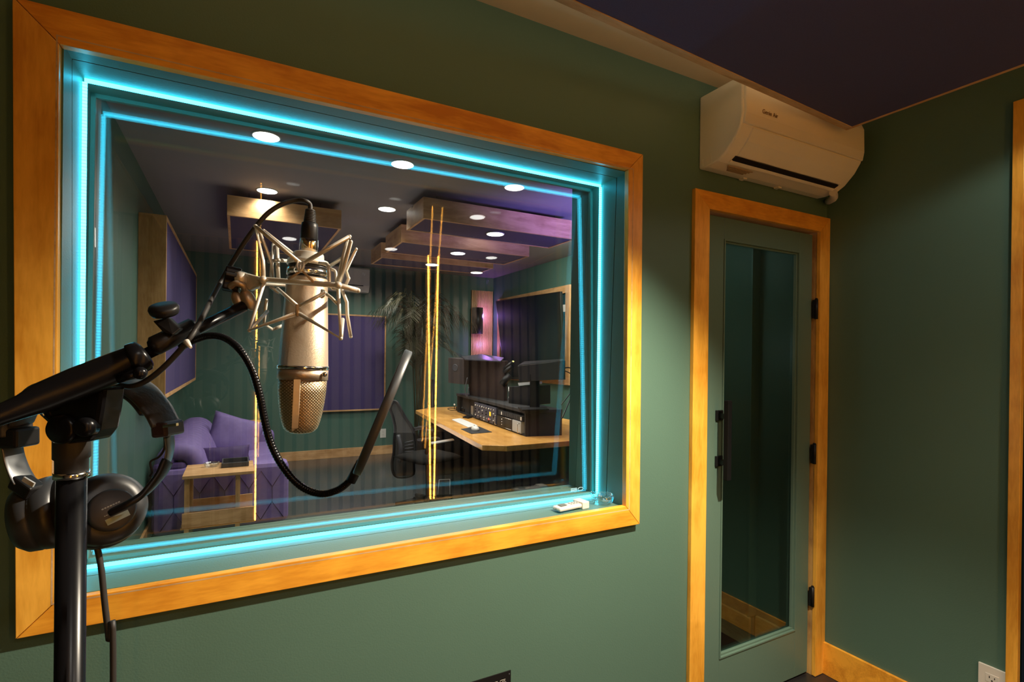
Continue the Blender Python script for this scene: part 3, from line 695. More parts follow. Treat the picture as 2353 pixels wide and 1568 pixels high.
G().box((1.83,3.9,.62),(2.3,4.3,.64)).build('keyboard_shelf',GREYP,desk,.002)
# rack cabinet on the desk: front face runs along the desk
ra = dk(1207,1004); rb = dk(1050,947)
rdir = (rb-ra).normalized(); rn = Vector((-rdir.y,rdir.x,0)); 
if rn.x > 0: rn = -rn                                        # outward normal towards the seat
RH = .20
rk = thing('equipment_rack','black desktop equipment rack housing the studio units','rack',(ra+rb)/2)
L_ = (rb-ra).length; dvv = dk(1291,1001)-ra; dep = dvv.length; dvv = dvv.normalized()
def rp(u,d,z): return ra+rdir*(L_*u)+(dvv*d if d>0 else -rn*d)+Vector((0,0,z))
G().slab([rp(0,.004,.0),rp(1,.004,.0),rp(1,dep,.0),rp(0,dep,.0)],(0,0,.012)).build('bottom_panel',BLACKR,rk)
G().slab([rp(-.005,-.01,RH),rp(1.0,-.01,RH),rp(1,dep,RH),rp(-.005,dep,RH)],(0,0,.03)).build('top_panel',BLACKR,rk,.003)
G().slab([rp(0,.0,.012),rp(.008,.0,.012),rp(.008,dep,.012),rp(0,dep,.012)],(0,0,RH-.013)).build('side_panel',BLACKR,rk)
G().slab([rp(.992,.0,.012),rp(1,.0,.012),rp(1,dep,.012),rp(.992,dep,.012)],(0,0,RH-.013)).build('side_panel',BLACKR,rk)
G().slab([rp(.008,.05,.012),rp(.992,.05,.012),rp(.992,.06,.012),rp(.008,.06,.012)],(0,0,RH-.013)).build('back_panel',BLACKR,rk)
def uofx(px):                                                # position along rack front hit by pixel column
    d = ray(px,960); t = (ra-CAM).cross(Vector((rdir.x,rdir.y,0))).z/Vector((d.x,d.y,0)).cross(rdir).z
    q = CAM+d*t; return (q-ra).dot(rdir)/L_
def unit(name,label,pa,pb,z0,z1,m,cat='audio unit',proud=.012,grp=None):
    u0,u1 = uofx(pa),uofx(pb); t = thing(name,label,cat,rp((u0+u1)/2,0,z0),grp)
    G().slab([rp(u0,-proud,z0),rp(u1,-proud,z0),rp(u1,.045,z0),rp(u0,.045,z0)],(0,0,z1-z0)).build('front_panel',m,t,.002)
    return t,u0,u1
SL = mat('slate_blue_panel',(.055,.058,.085),.5,noise=.1)
t,u0,u1 = unit('preamp_console','slate blue console with knobs and a yellow square button',1142,1092,.014,.182,SL)
kn = random.Random(3)
for row,(zz,cnt) in enumerate(((.155,9),(.118,6),(.088,6),(.050,7),(.028,5))):
    for i in range(cnt):
        u = u1+(u0-u1)*(.08+.84*i/(cnt-1)); 
        if row in(1,2) and i==cnt-2: continue
        k = G().lathe(rp(u,-.012,zz),rn,[(0,.008),(.010,.0065),(.011,.001)],10).build('knob',[CHROME,BLACK,BLACK,CHROME,BLACK][row] if (i+row)%3 else WHITE_P,t)
G().lathe(rp(u0+(u1-u0)*.28,-.012,.05),rn,[(0,.013),(.012,.011),(.013,.001)],12).build('knob',mat('pink_plastic',(.75,.22,.2),.5),t)['label']='pink knob'
uu = u0+(u1-u0)*.24
G().slab([rp(uu-.009,-.016,.085),rp(uu+.009,-.016,.085),rp(uu+.009,-.012,.085),rp(uu-.009,-.012,.085)],(0,0,.042)).build('button',mat('yellow_lit',(.9,.55,.05),.5,emit=(1,.6,.02),es=.8),t)['label']='yellow square button'
t,u0,u1 = unit('amplifier','black rack amplifier with a looped chrome handle',1178,1143,.014,.118,BLACK,proud=.006)
uh = u1-.006; uh2 = u0+(u1-u0)*.62
G().tube(curve([rp(uh,-.006,.025),rp(uh,-.03,.027),rp(uh,-.032,.05),rp(uh,-.032,.085),rp(uh,-.03,.108),rp(uh,-.006,.11)],4),.003,8).build('rack_handle',CHROME,t)
G().tube([rp(uh,-.012,.112),rp(u0,-.012,.112)],.0018,6).build('trim_line',CHROME,t)
G().tube([rp(uh,-.012,.018),rp(u0,-.012,.018)],.0018,6).build('trim_line',CHROME,t)
for i in range(3): G().lathe(rp(uh2,-.006,.04+.025*i),rn,[(0,.006),(.008,.005)],10).build('knob',CHROME,t)
t,u0,u1 = unit('power_unit','pale grey rack panel with a chrome handle at the near end of the rack',1199,1179,.014,.118,GREYL,proud=.008)
uh = u0+.008
G().tube(curve([rp(uh,-.008,.022),rp(uh,-.03,.024),rp(uh,-.032,.05),rp(uh,-.032,.075),rp(uh,-.03,.098),rp(uh,-.008,.10)],4),.003,8).build('rack_handle',CHROME,t)
t,u0,u1 = unit('patch_strip','black patch strip with pale end labels above the rack amplifier',1202,1146,.124,.170,BLACKR,proud=.006)
for px in (1199,1154):
    u = uofx(px); G().slab([rp(u-.006,-.009,.130),rp(u+.006,-.009,.130),rp(u+.006,-.006,.130),rp(u-.006,-.006,.130)],(0,0,.03)).build('paper_label',WHITE_P,t)
for i in range(8):
    u = uofx(1160+i*4.2); G().slab([rp(u-.003,-.0085,.132),rp(u+.003,-.0085,.132),rp(u+.003,-.006,.132),rp(u-.003,-.006,.132)],(0,0,.03)).build('module',GREYP,t)
# small mixer and speaker box left of the console
t = thing('desk_speaker','small beige box speaker standing left of the slate console','speaker',dk(1079,952))
qa = dk(1068,949); qb = dk(1087,957); 
G().slab([qa,qb,qb-rn*.06,qa-rn*.06],(0,0,.115)).build('cabinet',mat('beige_plastic',(.40,.34,.27),.6),t,.004)
t = thing('mixer','small black mixer with a field of white knobs left of the beige box','mixer',dk(1056,947))
qa = dk(1047,944); qb = dk(1066,950)
G().slab([qa,qb,qb-rn*.16,qa-rn*.16],(0,0,.05)).build('case',BLACK,t,.003)
gm = G()
for i in range(4):
    for j in range(3):
        p = qa+(qb-qa)*((i+.5)/4)-rn*(.02+.045*j)+Vector((0,0,.05)); gm.lathe(p,(0,0,1),[(0,.007),(.014,.006)],8)
gm.build('knob_field',WHITE_P,t)
c_ = [dk(1029,941),dk(1038,944),dk(1050,943),dk(1046,940),dk(1034,939)]
G().tube(curve([p+Vector((0,0,.004)) for p in c_],8,True),.004,8,closed=True).build('coiled_cable',RUBBER,None,label='dark coiled cable lying on the far end of the desk',cat='cable')
q = dk(1044,941); t = thing('earphone','small white earphone piece standing beside the coiled cable','earphone',q)
G().ball(q+Vector((0,0,.06)),.012).build('earbud',WHITE_P,t); G().tube([q,q+Vector((0,0,.055))],.005,8).build('stem',BLACK,t)
# keyboard, mouse, mat
kb = thing('keyboard','white computer keyboard on the desk behind the mouse','keyboard',dk(1070,975))
ka = [dk(1038,966),dk(1058,963),dk(1098,980),dk(1076,984)]
G().slab(ka,(0,0,.008)).build('case',WHITE_P,kb,.002)
gk = G(); 
for i in range(14):
    for j in range(5):
        u=(i+.5)/14; v=(j+.5)/5
        p = lerp(lerp(ka[0],ka[3],u),lerp(ka[1],ka[2],u),v)+Vector((0,0,.007))
        ex=(ka[3]-ka[0]).normalized(); ey=Vector((-ex.y,ex.x,0)); hx_=(ka[3]-ka[0]).length/14*.42; hy_=(ka[1]-ka[0]).length/5*.38
        gk.obox(p,ex,ey,(0,0,1),hx_,hy_,.0015)
o = gk.build('keys',mat('key_white',(.82,.8,.76),.4),kb); o['kind']='stuff'
mp_ = [dk(1059,987),dk(1100,981),dk(1131,994),dk(1083,998)]
G().slab(mp_,(0,0,.004)).build('mouse_mat',BLACKR,None,.001,label='dark rectangular mouse mat at the near edge of the oak desk',cat='mouse mat')
q = dk(1092,990)+Vector((0,0,.005)); ms = thing('computer_mouse','white computer mouse on the dark mouse mat','mouse',q)
ex = (mp_[2]-mp_[1]).normalized(); ey = Vector((-ex.y,ex.x,0))
vs=[];
G().ball(q+Vector((0,0,.010)),.062,.034,.030,20,(ex,ey,Vector((0,0,1)))).build('shell',WHITE_P,ms)
G().ball(q+Vector((0,0,.038))-ex*.03,.008,.004,.006,10,(ex,ey,Vector((0,0,1)))).build('scroll_wheel',GREYP,ms)
G().slab([dk(1063,961),dk(1074,957),dk(1086,960),dk(1076,963)],(0,0,.015)).build('hard_drive',BLACK,None,.002,label='small flat black box between keyboard and slate console',cat='electronics')
# monitors and speakers on top of the rack
ZT = DZ+RH+.03
def panelq(name,label,cat,P,t4,thick,m,mscreen=None,front=1,parts=()):
    pts = [D(p[0],p[1],t4[i]) for i,p in enumerate(P)]
    n_ = (pts[1]-pts[0]).cross(pts[3]-pts[0]).normalized()
    if n_.dot(CAM-pts[0])<0: n_=-n_
    o0 = sum(pts,Vector())/4; t = thing(name,label,cat,(o0.x,o0.y,min(p.z for p in pts)))
    G().slab(pts,-n_*thick).build('housing',m,t,.004)
    return t,pts,n_
mon,P4,nn = panelq('monitor','large dark desktop monitor seen from behind, left of the television','monitor',[(1072,827),(1160,830),(1158,931),(1079,915)],[6.1,5.35,5.35,6.1],.04,mat('dark_brown_black',(.03,.018,.016),.7,noise=.5,nscale=6,spec=.2))
cM = (P4[2]+P4[3])/2; G().tube([cM-nn*.05+Vector((0,0,.1)),Vector((cM.x,cM.y,ZT))-nn*.05],.02,10).build('stand',BLACK,mon)
mon2,P5,nn2 = panelq('monitor','black monitor seen from behind on a post, right in front of the television','monitor',[(1189,841),(1293,829),(1293,872),(1192,878)],[4.76,4.36,4.36,4.76],.035,BLACK)
pp = D(1226,877,4.62); pb_ = D(1226,938,4.62)
G().slab([D(1217,860,4.64),D(1235,860,4.64),D(1235,938,4.64),D(1217,938,4.64)],-nn2*.03).build('post',BLACK,mon2,.003)
G().slab([D(1190,936,4.56),D(1255,936,4.56),D(1262,940,4.42),D(1200,942,4.42)],(0,0,-.01)).build('stand_foot',BLACK,mon2)
G().slab([D(1191,839,4.76),D(1205,831,4.96),D(1293,825,4.49),D(1293,829,4.36)],(0,0,-.004)).build('top_edge',BLACK,mon2)
sb = thing('speaker','black studio speaker box between the two monitors','speaker',D(1190,930,5.03),'studio speakers on the desk')
P6 = [D(1169,889,5.09),D(1220,887,4.85),D(1220,932,4.85),D(1169,931,5.09)]; n6 = (P6[1]-P6[0]).cross(P6[3]-P6[0]).normalized()
if n6.dot(CAM-P6[0])<0: n6=-n6
G().slab(P6,-n6*.26).build('cabinet',BLACK,sb,.004)
G().tube([P6[0],P6[3]],.003,6).build('edge_trim',CHROME,sb)
c6 = (P6[2]+P6[3])/2-n6*.13; G().tube([c6,Vector((c6.x,c6.y,ZT))],.06,16).build('riser',BLACKR,sb)
G().slab([D(1190,880,4.96),D(1219,878,4.82),D(1219,884,4.82),D(1192,887,4.96)],-n6*.15).build('top_plate',GREYL,sb)
sb = thing('speaker','studio speaker with a round woofer at the far left of the rack','speaker',D(1050,880,6),'studio speakers on the desk')
P7 = [D(1030,822,6.1),D(1066,826,5.95),D(1066,884,5.95),D(1030,880,6.1)]; n7 = (P7[1]-P7[0]).cross(P7[3]-P7[0]).normalized()
if n7.dot(CAM-P7[0])<0: n7=-n7
G().slab(P7,-n7*.2).build('cabinet',mat('dark_cabinet',(.045,.035,.032),.5),sb,.004)
c7 = (P7[2]+P7[3])/2-n7*.1; c7.y = max(c7.y,5.25); G().tube([c7,Vector((c7.x,c7.y,0))],.02,10).build('stand_post',BLACK,sb)
G().lathe((P7[0]+P7[2])/2+n7*.001-(P7[1]-P7[0])*.05+Vector((0,0,.035)),n7,[(0,.042),(.004,.042),(.004,.034),(-.004,.012),(.0,.002)],24).build('woofer',GREYP,sb)
G().slab([D(1060,819,6.03),D(1107,814,6.16),D(1158,822,5.49),D(1150,830,5.36),D(1070,826,5.76)],(0,0,-.01)).build('shelf_board',mat('glossy_black_shelf',(.04,.04,.05),.3),None,label='glossy dark shelf top above the monitor, catching purple light',cat='shelf')
# boom arm with light behind the monitors
t = thing('desk_lamp_arm','black articulated lamp arm between the two monitors','desk lamp',D(1157,880,5.36))
G().tube([D(1152,884,5.36),D(1172,862,5.36)],.04,8).build('arm',BLACK,t); G().tube([D(1157,848,5.36),D(1178,832,5.36)],.016,8).build('arm',BLACK,t)
G().tube([D(1157,857,5.36),D(1176,842,5.36)],.026,8).build('arm',BLACK,t)
G().ball(D(1179,831,5.36),.014,.008,.008).build('lamp_tip',mat('yellow_tip',(.8,.7,.2),.4,emit=(.9,.8,.3),es=1),t)
G().tube(curve([D(1295,846,4.36),D(1310,846,4.42),D(1322,858,4.42),D(1316,900,4.29),D(1303,935,4.02),D(1291,962,3.89)],6),.005,8).build('cable',RUBBER,None,label='black cable looping down from the right monitor to the desk',cat='cable')
G().tube(curve([D(1297,852,4.36),D(1313,862,4.42),D(1318,890,4.36),D(1306,910,4.15),D(1290,930,4.02)],6),.004,8).build('cable',RUBBER,None,label='second thinner black cable beside the looping monitor cable',cat='cable')
G().tube(curve([D(1074,868,5.76),D(1069,895,5.76),D(1073,912,5.76),D(1077,890,5.76)],6),.006,8).build('cable',GREYP,None,label='grey cable loop hanging behind the left monitor',cat='cable')
# floor items under the desk
t = thing('picture_frame','thin metal-edged frame leaning on the floor under the desk','frame',at(1015,1141,2,0))
fa=[D(1006,1140,5.40),D(1034,1138,5.42),D(1034,1102,5.5),D(1009,1103,5.5)]
G().slab(fa,(.02,.02,0)).build('backing',BLACKR,t)
for i in range(4): G().tube([fa[i],fa[(i+1)%4]],.0035,6).build('frame_edge',GREYL,t)
G().slab([D(990,1016,5.2),D(1040,1008,5.2),D(1044,1011,5.1),D(992,1020,5.1)],(0,0,-.008)).build('pull_out_tray',GREYL,desk)

# ------------------------------------------------------------------ office chair
ch = thing('office_chair','black mesh-back office chair pushed towards the oak desk','chair',at(935,1150,2,0))
def cd_(px,py,t=5.0): return D(px,py,t)
outl = [(902,925),(912,925),(930,958),(948,985),(956,1015),(957,1040),(950,1065),(950,1090),(930,1097),(912,1096),(903,1085),(901,1062),(905,1040),(906,1010),(908,985),(903,960),(897,940)]
pts = curve([cd_(x,y) for x,y in outl],3,True)
G().tube(pts,.014,8,closed=True).build('back_frame',BLACK,ch)
cc = cd_(925,1015)
G().slab([cc+(p-cc)*.98 for p in pts],fw*.01).build('back_mesh',mat('chair_mesh',(.03,.03,.028),.8,noise=.3,nscale=40),ch)
G().tube(curve([cd_(915,1000,4.97),cd_(921,1030,4.95),cd_(918,1062,4.97)],5),.02,8).build('spine',GREYP,ch)
for k in range(5): G().tube([cd_(930,1018+k*7,4.96),cd_(950,1013+k*8,4.99)],.006,6).build('lumbar_rib',GREYP,ch)
sc_ = D(985,1050,4.85)
G().pillow(sc_,Vector((.95,.3,0)).normalized(),Vector((-.3,.95,0)).normalized(),Vector((0,0,1)),.24,.24,.045,seed=5).build('seat',mat('seat_cloth',(.012,.012,.012),.9,spec=.1),ch)
for k,(px,py,t) in enumerate(((968,984,5.1),(985,1010,4.6))):
    a_ = D(px,py,t); G().obox(a_,(1,.3,0),(-.3,1,0),(0,0,1),.10,.035,.012).build('armrest',BLACK,ch,.006)
    G().tube(curve([a_-Vector((0,0,.012)),a_-Vector((.02,0,.12)),sc_+(a_-sc_)*.7-Vector((0,0,.03))],5),.016,8).build('armrest_post',BLACK,ch)
cb_ = Vector((sc_.x,sc_.y,0))
G().tube([sc_-Vector((0,0,.04)),cb_+Vector((0,0,.10))],[.03,.025],12).build('gas_lift',BLACK,ch)
for k in range(5):
    a = k*2*math.pi/5+2.9; dv = Vector((math.cos(a),math.sin(a),0))
    lg = G().tube([cb_+Vector((0,0,.12)),cb_+dv*.30+Vector((0,0,.075))],[.026,.016],8).build('leg',BLACK,ch)
    cp = cb_+dv*.30+Vector((0,0,.03)); sd = Vector((-dv.y,dv.x,0))
    G().lathe(cp-sd*.02,sd,[(0,.028),(.04,.028)],14).build('caster',BLACK,lg)

# ------------------------------------------------------------------ palm
pb0 = D(962,925,7.1); palm = thing('potted_palm','tall potted palm with fine dark fronds behind the desk','plant',(pb0.x,pb0.y,0))
G().lathe((pb0.x,pb0.y,0),(0,0,1),[(0,.13),(.30,.18),(.32,.185),(.32,.165),(.27,.16),(.27,.001)],24).build('pot',BLACKR,palm)
rg = random.Random(11)
for k in range(26):
    az = rg.uniform(0,2*math.pi); out = rg.uniform(.35,.72); hgt = rg.uniform(1.5,2.35); st = Vector((pb0.x+rg.uniform(-.05,.05),pb0.y+rg.uniform(-.05,.05),.27))
    dv = Vector((math.cos(az),math.sin(az)*.55,0)); 
    tip = st+dv*out+Vector((0,0,hgt*.78)); mid = st+dv*out*.35+Vector((0,0,hgt*.80)); ct = curve([st,st+dv*out*.12+Vector((0,0,hgt*.5)),mid+Vector((0,0,.08)),tip],8)
    gf = G().tube(ct,[.006*(1-.8*i/(len(ct)-1)) for i in range(len(ct))],5)
    sd = Vector((-dv.y,dv.x,0)).normalized()
    m_ = len(ct); 
    for i in range(10,m_-1):
        for sub in (0,.5):
            p = ct[i]+(ct[i+1]-ct[i])*sub; tg = (ct[i+1]-ct[i]).normalized(); ll = .30*(1-.5*abs((i-m_*.62)/m_*2))
            for sg in (1,-1):
                q1_ = p+sd*sg*ll*.55+tg*ll*.55+Vector((0,0,-.02+rg.uniform(-.02,.02))); q2_ = p+sd*sg*ll*.8+tg*ll*.8+Vector((0,0,-.12))
                wv = tg*.005
                gf.add([p-wv,p+wv,q1_+wv,q1_-wv,q2_],[(0,1,2,3),(3,2,4)])
    gf.build('frond',PALM,palm)

# ------------------------------------------------------------------ warm light strips on the slatted back wall (mirrored in the window)
def wstrip(label,xb,xt,z0,z1):
    t = thing('light_strip',label,'light strip',(xb,YB+.024,z0),'amber light strips on the slatted wall')
    G().slab([(xb-.005,YB+.024,z0),(xb+.005,YB+.024,z0),(xt+.005,YB+.024,z1),(xt-.005,YB+.024,z1)],(0,.003,0)).build('led_tape',AMBER,t)
wstrip('amber LED strip on the back wall, mirrored at the left behind the microphone',.055,.052,.33,2.49)
wstrip('straight amber LED strip on the back wall, mirrored left of the slanting one',1.357,1.350,.37,2.49)
wstrip('slanting amber LED strip on the back wall, mirrored right of the straight one',1.385,1.440,.31,2.49)

# ------------------------------------------------------------------ patch panel low on the window wall
a = at(1174,1541,1,-.003)
pp_ = thing('wall_patch_panel','black audio jack panel with labelled sockets low under the window','patch panel',(a.x-.2,0,a.z-.15))
G().box((a.x-.40,-.003,a.z-.16),(a.x,0,a.z)).build('plate',BLACK,pp_)
WP = mat('panel_print',(.62,.58,.48),.6)
for i in range(6):
    cx_ = a.x-.0265-.0275*i; 
    for j in range(2):
        zt_2 = a.z-.022-.07*j
        jk = G().box((cx_-.0105,-.006,zt_2-.036),(cx_+.0105,-.0032,zt_2-.008)).build('jack_socket',CHROME,pp_,.002)
        G().lathe((cx_,-.0058,zt_2-.021),(0,-1,0),[(0,.0078),(.0012,.007)],20).build('socket_hole',BLACK,jk)
        G().tube(curve([(cx_-.0115,-.0036,zt_2-.02),(cx_-.0115,-.0036,zt_2-.003),(cx_-.009,-.0036,zt_2),(cx_+.007,-.0036,zt_2)],3),.0005,5).build('printed_bracket',WP,pp_)
        text('LINE','jack_lettering',(cx_+.0005,-.0036,zt_2-.0045),(1,0,0),(0,0,1),.0055,WP,pp_,.0001)
G().lathe((a.x-.006,-.003,a.z-.010),(0,-1,0),[(0,.0028),(.0014,.0024)],10).build('screw',GREYP,pp_)

# ------------------------------------------------------------------ things on the sill
zs = oz0+.006
def sl(px,py,z=0): q = at(px,py,2,zs+z); return Vector((q.x,q.y,zs+z))
rmt = thing('remote_control','white air-conditioner remote in its holder on the window sill','remote control',sl(1318,1170))
r0 = sl(1272,1172,.011); r1 = sl(1345,1157,.011)
ex = (r1-r0); ex.z=0; Lr = ex.length; ex.normalize(); ey = Vector((-ex.y,ex.x,0)); rc = (r0+r1)/2; rc.z = zs+.012
Lr = .125; 
G().obox(rc,ex,ey,(0,0,1),Lr/2,.0215,.007).build('body',WHITE_P,rmt,.006)
G().obox(rc-ex*Lr*.27+Vector((0,0,.0098)),ex,ey,(0,0,1),.013,.010,.0006).build('display',mat('lcd',(.18,.20,.19),.3),rmt)
for i in range(3):
    for j in range(2): G().obox(rc+ex*(.004+i*.013)+ey*(-.006+j*.012)+Vector((0,0,.0098)),ex,ey,(0,0,1),.004,.0028,.0007).build('button',mat('button_pink',(.62,.50,.46),.5) if i==0 else GREYL,rmt)
G().obox(rc+ex*Lr*.42+Vector((0,0,.0005)),ex,ey,(0,0,1),.016,.026,.0128).build('wall_holder',WHITE_P,rmt,.003)
G().lathe(rc-ex*Lr*.5,-ex,[(0,.002),(.0006,.0018)],10).build('infrared_eye',BLACK,rmt)
q = sl(1384,1157); ashtray('clear glass ashtray in the right corner of the window sill',(q.x,q.y,zs+.0005),.0425,.033,ASHG)

# ------------------------------------------------------------------ microphone
TM = .605
A0 = D(709,582,TM); A1 = D(690,996,TM-.004); axm = (A1-A0).normalized(); Lm = (A1-A0).length
def mp(prof): return [((py-582)/414*Lm, R(r,TM)) for py,r in prof]
mic = thing('microphone','gold-lit nickel studio condenser microphone hanging upside down','microphone',D(690,996,TM))
body = G().lathe(A0,axm,mp([(641,40),(641,43.5),(646,44.5),(842,53.8),(842,54)]),48).build('body',NICKEL,mic)
G().lathe(A0,axm,mp([(582,2),(582,31),(585,33.5),(597,34.5),(600,44),(611,45.5),(612,40)]),48).build('base_cap',NICKELW,mic)
G().lathe(A0,axm,mp([(612,42),(620,42)]),48).build('insulating_ring',BLACK,mic)
G().lathe(A0,axm,mp([(620,42),(620.5,44.5),(635,45),(636,42)]),48).build('threaded_collar',CHROME,mic)
G().lathe(A0,axm,mp([(636,42),(641.5,42)]),48).build('insulating_ring',BLACK,mic)
G().lathe(A0,axm,mp([(841,53),(842,56),(849,56),(850,53)]),48).build('trim_ring',CHROME,mic)
G().lathe(A0,axm,mp([(850,54.5),(873,54.5),(874,50)]),48).build('head_band',NICKEL,mic)
# woven grille
gm_ = bpy.data.materials.new('woven_grille'); gm_.use_nodes = True; n_=gm_.node_tree.nodes; l_=gm_.node_tree.links
b_=n_['Principled BSDF']; b_.inputs['Metallic'].default_value=.9; b_.inputs['Roughness'].default_value=.38
tc_=n_.new('ShaderNodeTexCoord'); wv1=n_.new('ShaderNodeTexWave'); wv2=n_.new('ShaderNodeTexWave')
mpn=n_.new('ShaderNodeMapping'); mpn.inputs['Rotation'].default_value=(0,math.radians(45),0); l_.new(tc_.outputs['Object'],mpn.inputs[0])
mpn2=n_.new('ShaderNodeMapping'); mpn2.inputs['Rotation'].default_value=(0,math.radians(-45),0); l_.new(tc_.outputs['Object'],mpn2.inputs[0])
for wv,mm_ in ((wv1,mpn),(wv2,mpn2)): wv.inputs['Scale'].default_value=130; l_.new(mm_.outputs[0],wv.inputs[0])
mx_=n_.new('ShaderNodeMath'); mx_.operation='MULTIPLY'; l_.new(wv1.outputs['Fac'],mx_.inputs[0]); l_.new(wv2.outputs['Fac'],mx_.inputs[1])
cm_=n_.new('ShaderNodeMix'); cm_.data_type='RGBA'; cm_.inputs[6].default_value=(.40,.28,.15,1); cm_.inputs[7].default_value=(.88,.70,.46,1)
l_.new(mx_.outputs[0],cm_.inputs[0]); l_.new(cm_.outputs[2],b_.inputs['Base Color'])
bp_=n_.new('ShaderNodeBump'); bp_.inputs['Strength'].default_value=.7; bp_.inputs['Distance'].default_value=.0006; l_.new(mx_.outputs[0],bp_.inputs['Height']); l_.new(bp_.outputs[0],b_.inputs['Normal'])
GP = [(873,52.5),(900,51.5),(930,48.5),(955,44.5),(972,40.5),(984,36.5),(991,30),(995,20),(996,3)]
G().lathe(A0,axm,mp(GP),48).build('grille',gm_,mic)
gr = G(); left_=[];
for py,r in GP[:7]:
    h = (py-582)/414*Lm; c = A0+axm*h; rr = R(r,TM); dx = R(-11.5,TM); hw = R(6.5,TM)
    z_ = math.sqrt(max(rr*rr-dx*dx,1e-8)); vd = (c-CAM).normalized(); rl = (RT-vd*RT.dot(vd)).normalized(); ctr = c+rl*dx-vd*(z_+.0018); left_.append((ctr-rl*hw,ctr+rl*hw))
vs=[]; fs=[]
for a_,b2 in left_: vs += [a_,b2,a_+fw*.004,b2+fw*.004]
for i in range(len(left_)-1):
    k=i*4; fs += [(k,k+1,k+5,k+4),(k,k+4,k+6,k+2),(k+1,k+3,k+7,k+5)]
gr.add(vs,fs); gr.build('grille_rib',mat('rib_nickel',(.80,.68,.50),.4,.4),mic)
for px in (645,746): G().lathe(D(px,861,TM-.012),-fw,[(0,.003),(.002,.0028),(.0025,.001)],12).build('screw',CHROME,mic)
# connector
B0 = D(713,482,TM); axc = (A0-B0).normalized(); 
def cpnt(py): return A0+(B0-A0)*((582-py)/100)
def cl_(prof): return [((py-482)/100*(A0-B0).length, R(r,TM)) for py,r in prof]
G().lathe(B0,axc,cl_([(549,14),(549,15),(583,15.5)]),32).build('connector_pin_shell',GOLD,mic)
G().lathe(B0,axc,cl_([(550,18.5),(551,20),(583,20.5)]),32).build('connector_sleeve',glassmat('clear_sleeve',.22,(.9,.9,.9),.05,1),mic)
cab = thing('microphone_cable','black cable with plug arching from microphone top back along the boom','cable',D(440,775,.53))
pr = [(482,9.5)]
for k in range(8): pr += [(484+k*3.6,11+k*.35),(486.2+k*3.6,11+k*.35),(486.3+k*3.6,9.5+k*.35),(487.4+k*3.6,9.5+k*.35)]
G().lathe(B0,axc,cl_(pr+[(513,14)]),24).build('cable_boot',RUBBER,cab)
G().lathe(B0,axc,cl_([(512,14),(514,17.5),(524,18.5),(549,19),(552,18)]),24).build('plug_body',BLACK,cab)
cp = [(713,486,.605),(712,470,.605),(701,462,.60),(682,461,.60),(650,469,.595),(617,489,.59),(590,519,.585),(560,560,.585),(528,612,.59),(505,652,.59),(482,695,.55),(458,742,.515),(436,778,.50),(405,815,.50),(370,850,.50),(335,876,.50),(303,888,.50),(272,884,.51)]
G().tube(curve([D(*p) for p in cp],7),.0027,10).build('cable',RUBBER,cab)

# ------------------------------------------------------------------ shock mount
sm = thing('shock_mount','metal wire-cage shock mount around the microphone body','shock mount',D(690,660,.60))
def rod(pts,r=4.6,m=NICKELW,name='cage_rod',smoothn=0):
    P = [D(*p) for p in pts]; rr = R(r,.58)
    if smoothn: P = curve(P,smoothn)
    g_ = G().tube(P,rr,10)
    if not smoothn:
        for p in P[1:-1]: g_.ball(p,rr*1.02,seg=10)
    g_.ball(P[0],rr*1.0,seg=10); g_.ball(P[-1],rr*1.0,seg=10)
    return g_.build(name,m,sm)
rod([(606,642,.565),(604,600,.565),(587,520,.565),(690,605,.553)])
rod([(596,532,.58),(624,606,.60),(628,645,.61)],4)
rod([(606,530,.60),(682,590,.63)],4)
rod([(697,605,.553),(803,544,.56),(806,556,.56),(779,655,.56)])
rod([(798,556,.565),(776,655,.565)],6)
rod([(752,615,.64),(787,593,.64),(818,573,.64),(795,622,.64),(801,640,.64),(791,662,.64)])
rod([(583,642,.575),(610,643,.565),(777,656,.555),(822,668,.56)],6.2)
rod([(607,653,.63),(640,655,.66),(700,660,.665),(770,660,.655),(800,665,.64)],4.5)
rod([(822,668,.56),(812,664,.60),(800,665,.64)],5.5,smoothn=5)
rod([(606,650,.565),(573,760,.565),(677,722,.553)])
rod([(573,760,.565),(614,716,.60)],4)
rod([(638,664,.565),(684,704,.553)],4); rod([(688,704,.553),(746,673,.558)],4)
rod([(689,722,.553),(783,778,.56),(777,660,.56)])
rod([(783,778,.56),(787,735,.585)],5)
rod([(806,774,.63),(798,725,.63),(797,695,.63),(786,668,.63)])
rod([(626,758,.65),(650,748,.655)],4); rod([(612,690,.62),(606,745,.64),(626,758,.65)],4)
rod([(628,562,.635),(625,600,.63),(622,645,.62)],4.5); rod([(636,566,.635),(640,645,.63)],5)
rod([(618,601,.62),(640,598,.62),(666,601,.64)],5)
rod([(735,605,.57),(752,608,.565),(756,622,.56),(757,655,.56)],4,smoothn=4)
rod([(760,618,.58),(771,626,.58),(772,655,.575)],3.6,smoothn=4)
rod([(740,668,.57),(762,685,.57),(777,700,.565)],3.5); rod([(622,660,.60),(640,672,.60)],4)
EL = mat('elastic_cord',(.42,.30,.17),.8)
for pts in ([(685,602,.552),(683,614,.550),(690,624,.549),(697,614,.550),(697,603,.552)],[(690,606,.551),(690,622,.549)]):
    rod(pts,3,NICKELW,'elastic_loop',4)
rod([(683,703,.552),(683,724,.552)],4,EL,'elastic_loop')
rod([(690,624,.550),(664,641,.556)],2.6,EL,'elastic_loop'); rod([(696,624,.550),(720,648,.556)],2.6,EL,'elastic_loop')
for px,py,t in ((605,643,.563),(777,656,.553),(768,660,.60)): G().ball(D(px,py,t),R(8.5,.58)).build('joint_ball',NICKELW,sm)
G().slab([D(545,628,.575),D(562,626,.575),D(604,638,.565),D(603,656,.565),D(572,667,.575),D(549,656,.58)],fw*.010).build('bracket',NICKELW,sm,.002)
